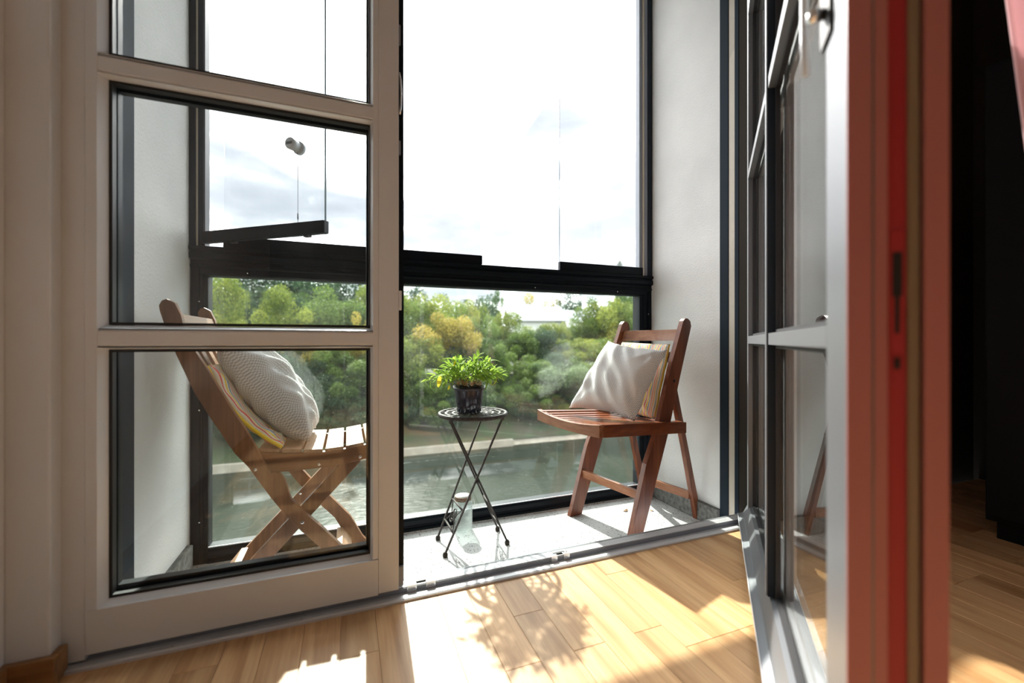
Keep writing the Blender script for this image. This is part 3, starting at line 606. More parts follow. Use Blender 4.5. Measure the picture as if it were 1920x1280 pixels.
for k in range(ns):
    e0 = -.0185+k*pitch; e1 = e0+pitch-.005; zt = .399+dish((e0+e1)/2)
    prism('seat_slat', [(-.166, zt-.010), (-.166, zt), (.235, zt-.030), (.235, zt-.040)], e0, e1, M['mah_x'], rf, c2, bevel=.0016)
# back rails, gently bowed
def brail(z0, z1):
    bm = bmesh.new(); rings = []; n = 10
    for k in range(n+1):
        e = .019+(WR-.038)*k/n; bow = .022*math.sin(math.pi*k/n)
        l0 = .118+(z0-.36)*.383+.016+bow; l1 = .118+(z1-.36)*.383+.016+bow; up = .008*math.sin(math.pi*k/n)
        rings.append([bm.verts.new(RL(l0, z0, e)), bm.verts.new(RL(l1, z1+up*0, e)), bm.verts.new(RL(l1+.013, z1, e)), bm.verts.new(RL(l0+.013, z0, e))])
    for a, b in zip(rings, rings[1:]):
        for k in range(4): bm.faces.new((a[k], a[(k+1) % 4], b[(k+1) % 4], b[k]))
    bm.faces.new(rings[0][::-1]); bm.faces.new(rings[-1]); bmo('back_rail', bm, M['mah_y'], c2, bevel=.0015)
brail(.668, .712); brail(.585, .625)
# stretchers low between the front and the rear feet
prism('stretcher', [(.028, .112), (.028, .142), (.041, .142), (.041, .112)], .018, WR-.018, M['mah_y'], rf, c2, bevel=.0015)
prism('stretcher', [(.342, .045), (.342, .076), (.356, .076), (.356, .045)], .038, WR-.038, M['mah_y'], rf, c2, bevel=.0015)
for l, z in ((.178, .345), (.205, .40+.12)):
    a = RL(l, z, 0); tube('bolt', [a, a-wR*.002], [.006, .005], M['gasket'], c2, 12)
rebase(c2, (P0.x+.15, P0.y+.15, BZ))
# ---------------------------------------------------------------- CUSHIONS
def pillow(name, c, T, m, label, cat, n=34, pinch=.10, wr=.004, seed=0, puff=.5, bend=None):
    c = [Vector(q) for q in c]; nrm = ((c[1]-c[0]).cross(c[3]-c[0])).normalized()
    rs = np.random.default_rng(seed); fr = rs.uniform(2, 6, (6, 2)); ph_ = rs.uniform(0, 6.28, 6)
    bm = bmesh.new(); uvl = bm.loops.layers.uv.new('UVMap'); G = {}
    ctr = (c[0]+c[1]+c[2]+c[3])/4
    for side in (1, -1):
        for i in range(n+1):
            for j in range(n+1):
                if side == -1 and (i in (0, n) or j in (0, n)): G[(side, i, j)] = G[(1, i, j)]; continue
                s, t = i/n, j/n; a, b = 2*s-1, 2*t-1
                p = c[0]*(1-s)*(1-t)+c[1]*s*(1-t)+c[2]*s*t+c[3]*(1-s)*t
                edge = max(abs(a), abs(b)); pin = pinch*((1-a*a)*b*b*abs(b)+(1-b*b)*a*a*abs(a))
                q = p+(ctr-p)*pin
                prof = ((1-abs(a)**2.6)*(1-abs(b)**2.6))**puff
                wv = sum(math.sin(fr[k, 0]*a*3+fr[k, 1]*b*3+ph_[k]) for k in range(6))*wr*(.3+prof)*(0 if edge >= 1 else 1)
                # puckers radiating from the corners
                for ca_, cb_ in ((-1, -1), (1, -1), (1, 1), (-1, 1)):
                    dd = math.hypot(a-ca_, b-cb_); an = math.atan2(b-cb_, a-ca_)
                    if 0 < dd < 1.0 and edge < 1: wv += .0035*math.sin(an*11+seed)*(1-dd)*dd*3
                off = nrm*(side*(T/2*prof)+wv)
                if bend: off = off+bend(s, t)
                G[(side, i, j)] = bm.verts.new(q+off)
    for side in (1, -1):
        for i in range(n):
            for j in range(n):
                vs = [G[(side, i, j)], G[(side, i+1, j)], G[(side, i+1, j+1)], G[(side, i, j+1)]]
                uv = [(i/n, j/n), ((i+1)/n, j/n), ((i+1)/n, (j+1)/n), (i/n, (j+1)/n)]
                if side == -1: vs, uv = vs[::-1], uv[::-1]
                f = bm.faces.new(vs)
                for lp, q in zip(f.loops, uv): lp[uvl].uv = q
    me = bpy.data.meshes.new(name); bmesh.ops.recalc_face_normals(bm, faces=bm.faces); bm.to_mesh(me); bm.free()
    o = link(name, me, m, smooth=True); tag(o, label, cat); return o, G
def setorigin(o, loc):
    loc = Vector(loc); o.data.transform(Matrix.Translation(-loc)); o.location = loc
# right grey pillow; corners: far-bottom, near-bottom, near-top, far-top, in chair space (l, z, e)
pr_, _ = pillow('cushion', [RL(-.060, .405, .285), RL(-.002, .390, .004), RL(.168, .634, .002), RL(.098, .668, .230)], .135, M['linen'], 'light grey woven cushion leaning on the mahogany chair', 'cushion', pinch=.13, wr=.0022, seed=3)
setorigin(pr_, RL(.02, .40, .15))
ps, _ = pillow('cushion', [RL(.140, .392, .300), RL(.137, .380, .030), RL(.232, .655, .038), RL(.236, .664, .285)], .036, M['stripe'], 'multicoloured striped pad behind the grey cushion on the mahogany chair', 'cushion', pinch=.02, wr=.0008, seed=5, puff=.22)
setorigin(ps, RL(.10, .38, .17))
# left grey pillow, seen edge-on
def PL(x, z, y): return (x, y, z)
pl_, _ = pillow('cushion', [PL(-.103, .385, 1.310), PL(-.098, .385, 1.515), PL(-.318, .672, 1.510), PL(-.318, .668, 1.305)], .138, M['linen'], 'light grey woven cushion standing on the light brown chair', 'cushion', pinch=.07, wr=.0022, seed=8)
pl_.data.transform(Matrix.Translation((.006, 0, .0)))
setorigin(pl_, (-.11, 1.41, .39))
def bnd(s, t): return Vector((-.016*math.sin(math.pi*t), 0, -.020*math.sin(math.pi*t)))
ps2, G = pillow('cushion', [PL(-.158, .384, 1.278), PL(-.158, .384, 1.522), PL(-.324, .606, 1.522), PL(-.324, .606, 1.278)], .028, M['stripe'], 'multicoloured striped pad with yellow edging on the light brown chair', 'cushion', pinch=.02, wr=.001, seed=2, puff=.22, bend=bnd)
me = ps2.data
pts = []
for j in range(25):
    t = j/24; a = Vector(PL(-.161, .384, 1.2775))*(1-t)+Vector(PL(-.329, .603, 1.2775))*t
    pts.append(a+bnd(0, t))
pp = tube('yellow_edging', pts, .0048, M['piping'], None, 8); pp['label'] = 'yellow edging'
setorigin(ps2, (-.2, 1.40, .39)); pp.parent = ps2; pp.location = Vector((.2, -1.40, -.39))
# ---------------------------------------------------------------- SIDE TABLE
TX, TY, TZ = .410, 1.437, .420
tb = empty('side_table'); tag(tb, 'small round black metal folding side table carrying the potted plant', 'table')
lathe('table_rim', [(.1105, .0), (.1190, .0), (.1205, -.002), (.1205, -.010), (.118, -.0125), (.1105, -.010)], M['iron'], tb, (TX, TY, TZ), 56, cap=False)
bm = bmesh.new()
for k in range(56):
    pass
def ring(bm, r0, r1, z0, z1, seg=48):
    R = [[bm.verts.new((TX+r*math.cos(2*math.pi*k/seg), TY+r*math.sin(2*math.pi*k/seg), TZ+z)) for k in range(seg)] for r, z in ((r0, z0), (r1, z0), (r1, z1), (r0, z1))]
    for i in range(4):
        for k in range(seg): bm.faces.new((R[i][k], R[i][(k+1) % seg], R[(i+1) % 4][(k+1) % seg], R[(i+1) % 4][k]))
for r in (.094, .070, .048, .028): ring(bm, r-.0034, r+.0034, -.0028, -.0012)
ring(bm, .0001, .012, -.003, -.001)
for k in range(16):
    a = 2*math.pi*k/16; r0 = .012 if k % 4 == 0 else .034
    addbox(bm, (r0, -.0030, -.003), (.111, .0030, -.0016), Matrix.Translation((TX, TY, TZ)) @ Matrix.Rotation(a, 4, 'Z'))
bmo('pierced_top', bm, M['iron'], tb)
tops = TZ-.012
def rod(x0, y0, z0, x1, y1, z1, nm='leg'):
    bm = bmesh.new(); addtube(bm, [(x0, y0, z0), (x1, y1, z1)], .0042, 4)
    return bmo(nm, bm, M['iron'], tb)
legs = [((.497, 1.372), (.298, 1.372)), ((.470, 1.500), (.300, 1.500)), ((.318, 1.380), (.516, 1.380)), ((.330, 1.492), (.520, 1.492))]
for (xa, ya), (xc, yc) in legs:
    rod(xa, ya, tops, xc, yc, BZ+.010)
    lathe('foot', [(.0001, 0), (.0075, 0), (.0085, .004), (.0085, .009), (.0065, .013), (.0045, .016)], M['iron'], tb, (xc, yc, BZ), 14)
    tube('foot_joint', [(xa, ya, tops-.012), (xa, ya, tops+.004)], .0055, M['iron'], tb, 8)
def lerp(a, b, t): return tuple(a[i]+(b[i]-a[i])*t for i in range(3))
def scrollpanel(A0_, A1_, B0_, B1_, t0, t1):
    bm = bmesh.new(); Pn = lambda s, t: Vector(lerp(lerp(A0_, A1_, t), lerp(B0_, B1_, t), s))
    for t in (t0, t1): tube('cross_bar', [Pn(0, t), Pn(1, t)], .0034, M['iron'], tb, 6)
    bm = bmesh.new()
    for sgn in (1, -1):
        pts = []
        for k in range(26):
            a = k/25*4.2*math.pi*.62; r = .42*(1-k/25)+.04
            s = .5+sgn*(.22*math.cos(a)*r*2*.9+.02); t = .5+sgn*(.42*math.sin(a)*r*1.9)
            pts.append(Pn(min(max(s, .05), .95), t0+(t1-t0)*min(max(t, .02), .98)))
        addtube(bm, pts, .0022, 5)
    for s0 in (.08, .92):
        addtube(bm, [Pn(s0, t0), Pn(.5+(s0-.5)*.35, (t0+t1)/2), Pn(s0, t1)], .0018, 5)
    bmo('scroll_ornament', bm, M['iron'], tb)
L3 = [((a[0], a[1], tops), (b[0], b[1], BZ+.01)) for a, b in legs]
scrollpanel(*L3[0], *L3[1], .70, .86); scrollpanel(*L3[2], *L3[3], .70, .86)
# rods joining each pair just under the top
tube('top_bar', [(.484, 1.365, tops-.001), (.484, 1.507, tops-.001)], .004, M['iron'], tb, 6); tube('top_bar', [(.324, 1.365, tops-.001), (.324, 1.507, tops-.001)], .004, M['iron'], tb, 6)
for lg in (0, 2):
    a, b = L3[lg]; 
tube('pivot', [Vector((.407, 1.368, .196)), Vector((.407, 1.384, .196))], .006, M['iron'], tb, 10)
rebase(tb, (TX, TY, BZ))
# ---------------------------------------------------------------- POTTED SAGE
PX, PY, PZ = .396, 1.437, TZ
pt = empty('potted_sage'); tag(pt, 'green leafy sage plant in a glossy dark plastic pot on the table', 'plant')
def rf_(u, z): return 1-.035*max(0, math.cos(u*2*math.pi*12))*(1 if z < .016 else 0)
lathe('pot', [(.0001, 0), (.036, 0), (.0385, .002), (.042, .018), (.0435, .020), (.051, .078), (.0515, .079), (.056, .080), (.0575, .086), (.056, .091), (.053, .091), (.0500, .082), (.0001, .080)], M['pot'], pt, (PX, PY, PZ), 72)
for k in range(12):
    a = 2*math.pi*(k+.5)/12
    pass
bm = bmesh.new()
for k in range(12):
    a = 2*math.pi*(k+.3)/12
    Mx = Matrix.Translation((PX, PY, PZ)) @ Matrix.Rotation(a, 4, 'Z')
    addbox(bm, (.0375, -.0055, .003), (.0418, .0055, .015), Mx)
bmo('pot_foot_rib', bm, M['black2'], pt, bevel=.0012)
bm = bmesh.new(); bmesh.ops.create_uvsphere(bm, u_segments=24, v_segments=10, radius=1, matrix=Matrix.Translation((PX, PY, PZ+.088)) @ Matrix.Diagonal((.050, .050, .012, 1)))
for v in bm.verts: v.co += Vector((random.uniform(-1, 1), random.uniform(-1, 1), random.uniform(-1, 1)))*.0022
bmo('soil', bm, M['soil'], pt, smooth=True)
def leafmesh(L, Wd, curl, fold, shade, m, nm='leaf'):
    bm = bmesh.new(); n = 7; rows = []
    for i in range(n+1):
        t = i/n; wv = Wd/2*(math.sin(math.pi*(.06+.90*t))**.6)*(1.0-.12*t); wv = max(wv, .0003)
        z = -curl*L*t*t; yy = L*t*(1-.15*curl*t)
        rows.append([bm.verts.new((-wv, yy, z+fold*wv)), bm.verts.new((0, yy, z)), bm.verts.new((wv, yy, z+fold*wv))])
    for a, b in zip(rows, rows[1:]):
        bm.faces.new((a[0], a[1], b[1], b[0])); bm.faces.new((a[1], a[2], b[2], b[1]))
    me = bpy.data.meshes.new(nm); bm.to_mesh(me); bm.free()
    at = me.attributes.new('shade', 'FLOAT', 'POINT'); at.data.foreach_set('value', np.full(len(me.vertices), shade, dtype=np.float32))
    me.materials.append(m)
    for p in me.polygons: p.use_smooth = True
    return me
lm = [leafmesh(.034, .0125, c_, f_, s_, M['sage']) for c_, f_, s_ in ((.25, .5, .2), (.5, .4, .9), (.1, .6, .6), (.8, .3, .35), (.35, .45, 1.0))]
ly = [leafmesh(.045, .016, .5, .4, .8, M['sage_y']), leafmesh(.04, .014, .9, .4, .3, M['sage_y'])]
ld = [leafmesh(.028, .011, 1.0, .7, s_, M['sage_dry']) for s_ in (.2, .8)]
lcount = 0
def leaf(me, p, d, up=Vector((0, 0, 1)), sc=1.0, roll=0):
    global lcount
    if lcount >= 296: return
    d = Vector(d).normalized(); x_ = d.cross(up)
    if x_.length < .05: x_ = Vector((1, 0, 0))
    x_.normalize(); z_ = x_.cross(d)
    R = Matrix((x_, d, z_)).transposed().to_4x4()
    o = bpy.data.objects.new('leaf', me); COL.objects.link(o); o.parent = pt
    o.matrix_local = Matrix.Translation(p) @ R @ Matrix.Rotation(roll, 4, 'Y') @ Matrix.Scale(sc, 4); lcount += 1
r5 = random.Random(5); stems = bmesh.new()
soil_c = Vector((PX, PY, PZ+.088))
nst = 26
for k in range(nst):
    a = 2*math.pi*k*.382*1.0+r5.uniform(-.3, .3); rr_ = math.sqrt((k+.5)/nst)
    reach = .015+.122*rr_*r5.uniform(.8, 1.15)
    base = soil_c+Vector((math.cos(a), math.sin(a), 0))*.028*rr_
    hgt = .100-.062*rr_**1.7+r5.uniform(-.012, .010)
    tip = soil_c+Vector((math.cos(a)*reach, math.sin(a)*reach*.72, hgt))
    mid = (base+tip)/2+Vector((0, 0, .016*rr_+.006))
    pts = [base*(1-t)**2+mid*2*t*(1-t)+tip*t*t for t in [i/6 for i in range(7)]]
    addtube(stems, pts, [.0018-.0001*i*1.2 for i in range(7)], 5)
    for q, t in enumerate((.45, .62, .78, .9, 1.0)):
        i = min(int(t*6), 5); p = pts[i].lerp(pts[i+1], t*6-i); d0 = (pts[i+1]-pts[i]).normalized()
        side = d0.cross(Vector((0, 0, 1)));
        if side.length < .1: side = Vector((1, 0, 0))
        side.normalize()
        side = (Matrix.Rotation(q*1.57+r5.uniform(-.4, .4), 3, d0) @ side)
        for sg in ((1, -1) if t < .99 else (1, -1)):
            dd = (side*sg*(1.0 if t < .95 else .5)+d0*(.6+t*.5)+Vector((0, 0, .15))).normalized()
            leaf(r5.choice(lm), p, dd, sc=r5.uniform(.62, 1.05), roll=r5.uniform(-.5, .5))
bmo('stem', stems, M['stem'], pt, smooth=True)['kind'] = 'stuff'
# small inner leaves, too tight to tell apart
fb = bmesh.new(); sh_layer = fb.verts.layers.float.new('shade')
for k in range(420):
    a = r5.uniform(0, 6.28); q = math.sqrt(r5.random()); hh = .098-.055*q**1.7
    p = soil_c+Vector((math.cos(a)*.115*q, math.sin(a)*.085*q, hh-r5.uniform(0, .045)*(1.1-q*.6)))
    d = Vector((math.cos(a)*q+r5.uniform(-.7, .7), math.sin(a)*q+r5.uniform(-.7, .7), r5.uniform(-.5, .6))).normalized(); x_ = d.cross(Vector((0, 0, 1))); x_.normalize(); z_ = x_.cross(d)
    L_ = r5.uniform(.014, .028); W_ = L_*.19; sv = r5.random(); prev = None
    for t, wv, dz in ((0, .3, 0), (.3, .9, -.02), (.65, 1, -.08), (.9, .6, -.18), (1, .08, -.24)):
        row = [fb.verts.new(p+d*L_*t+x_*W_*wv*sg+z_*(L_*dz+abs(sg)*W_*.4)) for sg in (-1, 0, 1)]
        for v_ in row: v_[sh_layer] = sv
        if prev: fb.faces.new((prev[0], prev[1], row[1], row[0])); fb.faces.new((prev[1], prev[2], row[2], row[1]))
        prev = row
me = bpy.data.meshes.new('inner_foliage'); fb.to_mesh(me); fb.free(); link('inner_foliage', me, M['sage'], pt, True)['kind'] = 'stuff'
# the yellowed leaves that hang at both sides
def hp(u, v): x_, z_ = yp(u, v, PY-.03); return Vector((x_, PY-.03, z_))
leaf(ly[0], hp(826, 704), (-.25, 0, -1), up=Vector((0, -1, 0)), sc=.95, roll=.3)
leaf(ly[0], hp(931, 706), (-.0, 0, -1), up=Vector((.6, -1, 0)), sc=.78, roll=-.5)
leaf(ly[1], hp(842, 722), (0, 0, -1), up=Vector((0, -1, 0)), sc=.5)
leaf(ly[1], hp(818, 692), (-.8, 0, -.4), sc=.5); leaf(ly[1], hp(853, 676), (-.1, -.2, -1), up=Vector((0, -1, 0)), sc=.45)
leaf(lm[1], hp(926, 686), (.35, 0, -1), up=Vector((0, -1, 0)), sc=.9); leaf(lm[0], hp(918, 688), (.1, 0, -1), up=Vector((0, -1, 0)), sc=.8)
for k in range(22):
    a = r5.uniform(0, 6.28); leaf(r5.choice(ld), soil_c+Vector((math.cos(a)*.04, math.sin(a)*.04, .022+r5.uniform(-.01, .012))), (math.cos(a)*.6, math.sin(a)*.6, -1), up=Vector((math.cos(a), math.sin(a), .2)), sc=r5.uniform(.6, 1), roll=r5.uniform(-1, 1))
rebase(pt, (PX, PY, PZ))
# ---------------------------------------------------------------- GLASS JAR
JX, JY = .402, 1.545
jr = empty('glass_jar'); tag(jr, 'empty glass preserving jar with a rusty lid ring on the balcony floor under the table', 'jar')
lathe('jar_body', [(.0001, .0), (.030, .0), (.0345, .004), (.0355, .012), (.0355, .098), (.033, .106), (.0275, .111), (.0275, .122), (.0255, .122), (.0255, .110), (.031, .104), (.0335, .097), (.0335, .012), (.031, .006), (.0001, .005)], M['glass_jar'], jr, (JX, JY, BZ), 40)
lathe('lid_ring', [(.0245, .128), (.0300, .128), (.0308, .126), (.0300, .1225), (.0308, .119), (.0300, .113), (.0285, .113), (.0285, .126), (.0245, .126)], M['rust'], jr, (JX, JY, BZ), 36, cap=False)
lathe('lid_disc', [(.0001, .1262), (.0262, .1262), (.0262, .1290), (.0001, .1292)], M['lid'], jr, (JX, JY, BZ), 30)
tube('wire_handle', [(JX+.030, JY-.008, BZ+.118), (JX+.040, JY-.010, BZ+.108), (JX+.0415, JY-.010, BZ+.088), (JX+.038, JY-.009, BZ+.074)], .0008, M['steel'], jr, 6)
rebase(jr, (JX, JY, BZ))
# fallen dry leaves on the balcony floor
def scrap(x, y, r, a, label):
    bm = bmesh.new(); vs = []; n = 9
    for k in range(n): t = 2*math.pi*k/n; q = r*(1+.3*math.sin(3*t+a)); vs.append(bm.verts.new((q*math.cos(t), q*.55*math.sin(t), .0015+.0025*math.sin(2*t))))
    c = bm.verts.new((0, 0, .0005))
    for k in range(n): bm.faces.new((c, vs[k], vs[(k+1) % n]))
    o = bmo('dry_leaf', bm, M['sage_dry']); o.location = (x, y, BZ+.0012); o.rotation_euler = (0, 0, a)
    at = o.data.attributes.new('shade', 'FLOAT', 'POINT'); at.data.foreach_set('value', np.full(len(o.data.vertices), .6, dtype=np.float32)); tag(o, label, 'leaf')
scrap(1.075, 1.475, .013, .3, 'curled dry leaf on the balcony floor between the mahogany chair legs, left one')
scrap(1.175, 1.44, .010, 1.4, 'curled dry leaf on the balcony floor between the mahogany chair legs, right one')
# ---------------------------------------------------------------- right-hand side of the room
cb_ = empty('cabinet', (2.2, .3, 0)); tag(cb_, 'tall black cabinet in the dark room at the right edge', 'cabinet')
cb_.location = (2.02, .25, Z0); cb_.scale = (.91, .91, .91)
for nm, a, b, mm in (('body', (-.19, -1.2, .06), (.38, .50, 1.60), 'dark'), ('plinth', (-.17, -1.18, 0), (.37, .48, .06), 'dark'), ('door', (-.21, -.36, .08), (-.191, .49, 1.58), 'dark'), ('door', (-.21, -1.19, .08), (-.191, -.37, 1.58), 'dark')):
    box(nm, a, b, M[mm], cb_, bevel=.002)
# pink curtain hanging beside the camera
bm = bmesh.new(); n = 48; cols = []
for i in range(n+1):
    t = i/n; row = []
    for q in range(15):
        z_ = 2.43-(2.43-.25)*q/14; rt = .578+(1.065-z_)*.133+.42*t; fw = .50-.16*t+.010*math.sin(t*34)
        row.append(bm.verts.new((fw*S+rt*C, fw*C-rt*S, z_)))
    cols.append(row)
for a, b in zip(cols, cols[1:]):
    for q in range(14): bm.faces.new((a[q], a[q+1], b[q+1], b[q]))
cu = bmo('curtain', bm, M['pink'], smooth=True); tag(cu, 'pink curtain edge hanging in the upper right corner', 'curtain')
sm = cu.modifiers.new('thickness', 'SOLIDIFY'); sm.thickness = .003
# ---------------------------------------------------------------- OUTDOORS
ZW = -8.4
def at(u, y): r = (u-960)/FPX; t = y/(C-r*S); return t*(S+r*C), t
me = bpy.data.meshes.new('river'); me.from_pydata([(-160, 3, ZW), (220, 3, ZW), (220, 34.8, ZW), (-160, 34.8, ZW)], [], [(0, 1, 2, 3)])
tag(link('river', me, M['water']), 'calm grey green river below the balcony', kind='structure')
bmh = bmesh.new(); nx, ny = 60, 24; gv = []
def ground_z(x, y): 
    return ZW+.5+max(0, min((y-35.5)*.55, 4.2))+.35*math.sin(x*.35)*math.cos(y*.4)*min(1, max(0, (y-36)/3))+max(0, min((y-70)*.03, 2.2))
for i in range(nx+1):
    row = []
    for j in range(ny+1):
        x_ = -70+220*i/nx; y_ = 34.8+130*(j/ny)**1.8; row.append(bmh.verts.new((x_, y_, ground_z(x_, y_))))
    gv.append(row)
for i in range(nx):
    for j in range(ny): bmh.faces.new((gv[i][j], gv[i+1][j], gv[i+1][j+1], gv[i][j+1]))
tag(bmo('hillside', bmh, M['bank'], smooth=True), 'earthy wooded far bank of the river', kind='structure')
tag(boxes('river_bank_wall', [((-70, 34.5, ZW-.5), (13.5, 34.95, ZW+.55)), ((13.5, 35.4, ZW-.5), (60, 35.8, ZW+.3))], M['quay']), 'pale stone edging along the far river bank', kind='structure')
bm = bmesh.new()
for k in range(6): addbox(bm, (13.6+k*.5, 36.2+k*.75, ZW+.4+k*.42), (17.2+k*.5, 37.0+k*.75, ZW+.75+k*.42))
o = bmo('garden_steps', bm, M['quay']); tag(o, 'stone steps climbing the far river bank', kind='structure')
def crown_mesh(nm, m, nleaf, seed, blobs, size=.16, flat=1.0):
    g = np.random.default_rng(seed); V = []; SH = []
    centers = []; rad = []
    for k in range(blobs):
        th_ = g.uniform(0, 2*np.pi); ph_ = np.arccos(g.uniform(-.7, 1)); r = g.uniform(.30, .88)
        centers.append((r*np.sin(ph_)*np.cos(th_), r*np.sin(ph_)*np.sin(th_), r*np.cos(ph_)*.95)); rad.append(g.uniform(.13, .30))
    centers.append((0, 0, 0)); rad.append(.45); centers = np.array(centers); rad = np.array(rad)
    idx = g.choice(len(rad), nleaf, p=rad**2/np.sum(rad**2)); d = g.normal(size=(nleaf, 3)); d /= np.linalg.norm(d, axis=1)[:, None]
    rr_ = rad[idx]*(1-.32*g.uniform(0, 1, nleaf)**2*1.0)*(1+.10*g.normal(size=nleaf)); P = centers[idx]+d*rr_[:, None]
    nrm = d+g.normal(size=(nleaf, 3))*.65; nrm /= np.linalg.norm(nrm, axis=1)[:, None]
    a = np.cross(nrm, g.normal(size=(nleaf, 3))); a /= np.linalg.norm(a, axis=1)[:, None]; b = np.cross(nrm, a)
    s = size*.22*g.uniform(.6, 1.3, nleaf)[:, None]
    Q = np.stack([P-a*s*.5, P+b*s*.42, P+a*s*.6, P-b*s*.42], 1).reshape(-1, 3)
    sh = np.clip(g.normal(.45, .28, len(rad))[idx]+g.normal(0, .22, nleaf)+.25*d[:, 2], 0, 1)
    me = bpy.data.meshes.new(nm); me.vertices.add(len(Q)); me.vertices.foreach_set('co', Q.astype(np.float32).ravel())
    me.loops.add(len(Q)); me.loops.foreach_set('vertex_index', np.arange(len(Q), dtype=np.int32)); me.polygons.add(nleaf)
    me.polygons.foreach_set('loop_start', np.arange(0, len(Q), 4, dtype=np.int32)); me.polygons.foreach_set('loop_total', np.full(nleaf, 4, dtype=np.int32))
    me.update(); atr = me.attributes.new('shade', 'FLOAT', 'POINT'); atr.data.foreach_set('value', np.repeat(sh, 4).astype(np.float32)); me.materials.append(m)
    return me
CR = {}
for kind in ('yg', 'g', 'd', 'y', 'p'):
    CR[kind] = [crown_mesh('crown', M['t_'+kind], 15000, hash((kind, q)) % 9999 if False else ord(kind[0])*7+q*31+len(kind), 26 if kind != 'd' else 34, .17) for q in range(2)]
bm = bmesh.new(); addtube(bm, [(0, 0, -.2), (.02, 0, .3), (-.01, .02, .7), (0, 0, 1)], [.05, .04, .028, .01], 8); tm = bpy.data.meshes.new('trunk'); bm.to_mesh(tm); bm.free(); tm.materials.append(M['bark'])
tree_n = 0
LAB = {'yg': 'yellowish green broadleaf tree on the far river bank', 'g': 'mid green broadleaf tree on the far river bank', 'd': 'dark green tree on the far river bank', 'y': 'tree with yellowing leaves on the far river bank', 'p': 'pale greyish green tree on the far river bank'}
def tree(u, y, vtop, hw, kind, vbot=None, name='tree', lab=None):
    """crown centred on the sight line u at distance y; top seen at vtop; half width hw px"""
    global tree_n
    x_, t = at(u, y); zt = CH+(640-vtop)*t/FPX; R_ = hw*t/FPX/.74; gz = ground_z(x_, y)
    zb = CH+(640-vbot)*t/FPX if vbot else gz+.8
    zb = max(zb, gz-.3); h_ = (zt-zb)/1.75
    r = empty(name, (x_, y, gz)); cr = bpy.data.objects.new('crown', CR[kind][tree_n % 2]); COL.objects.link(cr); cr.parent = r
    cr.location = (0, 0, (zt+zb)/2-gz); cr.scale = (R_, R_, max(h_, R_*.6)); cr.rotation_euler = (0, 0, tree_n*1.3)
    if name == 'tree':
        tk = bpy.data.objects.new('trunk', tm); COL.objects.link(tk); tk.parent = r; tk.scale = (R_*1.6, R_*1.6, max(.5, (zt+zb)/2-gz)); 
    if not lab: lab_ = None
    side = next(w_ for lim, w_ in ((440, 'at the far left of the closed door'), (500, 'behind the left half of the closed door'), (570, 'behind the middle of the closed door'), (640, 'behind the right half of the closed door'), (698, 'at the right end of the closed door panes'), (765, 'behind the closing stile'), (825, 'left of the potted sage'), (880, 'directly behind the potted sage'), (940, 'behind the right side of the sage'), (990, 'just right of the sage'), (1040, 'midway between sage and mahogany chair'), (1100, 'left of the mahogany chair'), (1165, 'behind the mahogany chair back'), (9999, 'by the right balcony wall')) if u < lim)
    high = 'medium' if 570 <= vtop < 625 else 'towering' if vtop < 540 else 'tall' if vtop < 570 else 'mid height' if vtop < 625 else 'lower' if vtop < 690 else 'low'
    KN = {'yg': 'yellowish green', 'g': 'mid green', 'd': 'dark green', 'y': 'yellowing', 'p': 'greyish green'}[kind]
    if lab is None or name == 'shrub': lab2 = f'{high} {KN} {name} across the river {side}'.replace('across the river', 'beyond the river')
    else: lab2 = lab
    tag(r, lab2, 'tree' if name == 'tree' else 'shrub', {'yg': 'yellowish green trees across the river', 'g': 'mid green trees across the river', 'd': 'dark green trees across the river', 'y': 'yellowing trees across the river', 'p': 'pale green trees across the river'}[kind] if not lab else ('bank shrubs across the river' if name == 'shrub' else None))
    tree_n += 1
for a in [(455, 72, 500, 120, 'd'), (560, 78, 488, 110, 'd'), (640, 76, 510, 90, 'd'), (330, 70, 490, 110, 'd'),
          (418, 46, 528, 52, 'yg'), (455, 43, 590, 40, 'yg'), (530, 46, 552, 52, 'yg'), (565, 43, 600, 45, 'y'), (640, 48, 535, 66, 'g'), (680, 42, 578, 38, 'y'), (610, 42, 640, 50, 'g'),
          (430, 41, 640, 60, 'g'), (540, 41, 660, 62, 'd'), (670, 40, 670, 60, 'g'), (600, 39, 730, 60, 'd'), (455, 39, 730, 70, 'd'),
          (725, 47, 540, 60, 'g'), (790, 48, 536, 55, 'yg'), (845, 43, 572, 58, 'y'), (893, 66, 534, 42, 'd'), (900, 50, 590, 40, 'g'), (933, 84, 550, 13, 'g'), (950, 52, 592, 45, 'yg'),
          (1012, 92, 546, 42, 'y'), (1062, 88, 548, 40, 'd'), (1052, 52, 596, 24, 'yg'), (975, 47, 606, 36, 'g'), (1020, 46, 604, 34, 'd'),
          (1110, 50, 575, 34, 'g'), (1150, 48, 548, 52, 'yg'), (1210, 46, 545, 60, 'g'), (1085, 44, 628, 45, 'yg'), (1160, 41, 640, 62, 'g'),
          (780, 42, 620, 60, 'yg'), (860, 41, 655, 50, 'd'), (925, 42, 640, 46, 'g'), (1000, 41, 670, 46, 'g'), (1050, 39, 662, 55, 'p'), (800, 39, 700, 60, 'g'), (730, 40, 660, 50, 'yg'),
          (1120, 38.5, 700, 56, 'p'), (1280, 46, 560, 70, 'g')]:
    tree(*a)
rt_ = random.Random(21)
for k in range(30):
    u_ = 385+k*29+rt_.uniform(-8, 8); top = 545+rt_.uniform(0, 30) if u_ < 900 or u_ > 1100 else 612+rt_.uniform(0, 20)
    tree(u_, rt_.uniform(50, 58), top, rt_.uniform(32, 48), rt_.choice(('d', 'g', 'g', 'yg', 'd', 'y')))
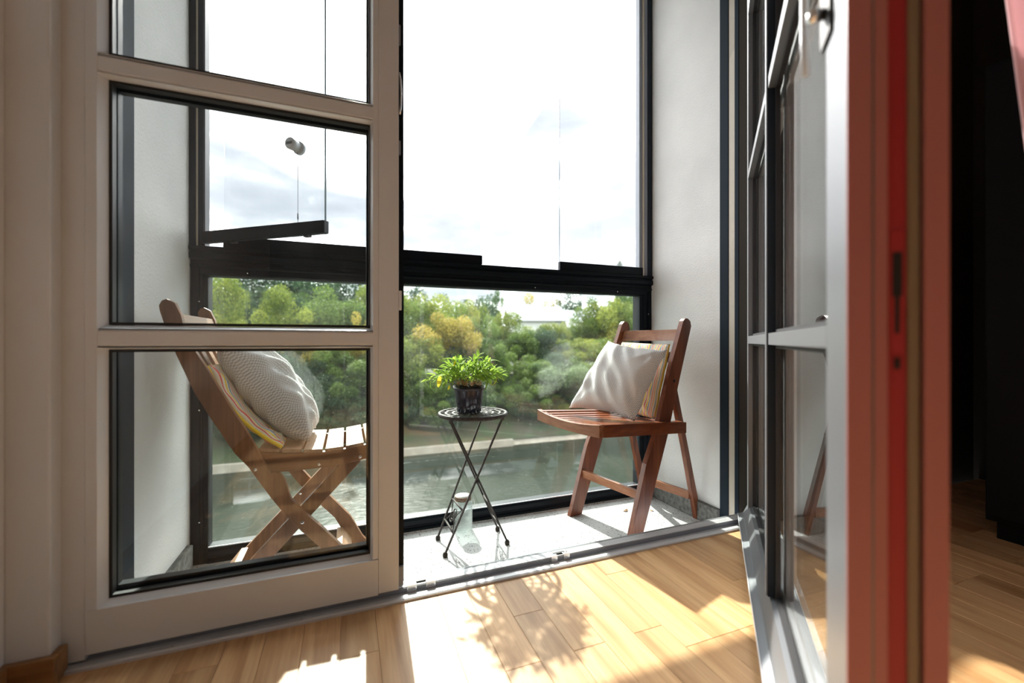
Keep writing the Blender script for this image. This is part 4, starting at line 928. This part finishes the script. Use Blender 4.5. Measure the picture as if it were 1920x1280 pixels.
for k in range(24):
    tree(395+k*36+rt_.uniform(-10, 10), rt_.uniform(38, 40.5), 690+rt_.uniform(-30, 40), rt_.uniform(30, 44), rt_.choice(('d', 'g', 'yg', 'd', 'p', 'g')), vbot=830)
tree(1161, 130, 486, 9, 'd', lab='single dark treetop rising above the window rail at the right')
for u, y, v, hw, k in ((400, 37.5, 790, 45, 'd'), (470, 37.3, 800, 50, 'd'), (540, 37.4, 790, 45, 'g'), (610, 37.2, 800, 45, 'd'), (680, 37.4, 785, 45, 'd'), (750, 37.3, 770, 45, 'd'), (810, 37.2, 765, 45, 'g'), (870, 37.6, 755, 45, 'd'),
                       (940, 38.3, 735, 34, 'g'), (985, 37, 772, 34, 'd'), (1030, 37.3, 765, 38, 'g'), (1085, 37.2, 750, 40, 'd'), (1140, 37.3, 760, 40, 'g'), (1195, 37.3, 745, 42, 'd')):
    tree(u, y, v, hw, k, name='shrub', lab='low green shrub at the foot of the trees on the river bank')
# white houses between the trees
def house(u, y, vr, ve, hw, lab, wid=9, rot=.3):
    x_, t = at(u, y); zr = CH+(640-vr)*t/FPX; ze = CH+(640-ve)*t/FPX; L_ = hw*t/FPX; gz = ground_z(x_, y)
    h_ = empty('house', (x_, y, gz)); h_.rotation_euler = (0, 0, rot); tag(h_, lab, 'house')
    prism('wall', [(-wid/2, 0), (wid/2, 0), (wid/2, ze-gz), (0, zr-gz-.1), (-wid/2, ze-gz)], -L_, L_, M['housewall'], lambda p, q, e: (e, p, q), h_)
    for s in (-1, 1):
        prism('roof', [(0, zr-gz), (s*(wid/2+.5), ze-gz-.25), (s*(wid/2+.5), ze-gz-.05), (0, zr-gz+.2)], -L_-.4, L_+.4, M['roof'], lambda p, q, e: (e, p, q), h_)
    for k in range(5):
        for zz in (.25, .65):
            cx = -L_+L_*2*(k+.5)/5; box('window', (cx-.5, -wid/2-.04, (ze-gz)*zz-.6), (cx+.5, -wid/2, (ze-gz)*zz+.6), M['window_dark'], h_)
house(1000, 66, 577, 602, 48, 'white house with a pale gabled roof among the trees', 10, -.25)
house(1075, 72, 584, 604, 30, 'lower pale roofed white house behind and right of the gabled one', 8, .25)
house(895, 60, 640, 655, 30, 'white house wall glimpsed low between the trees', 7, .1)
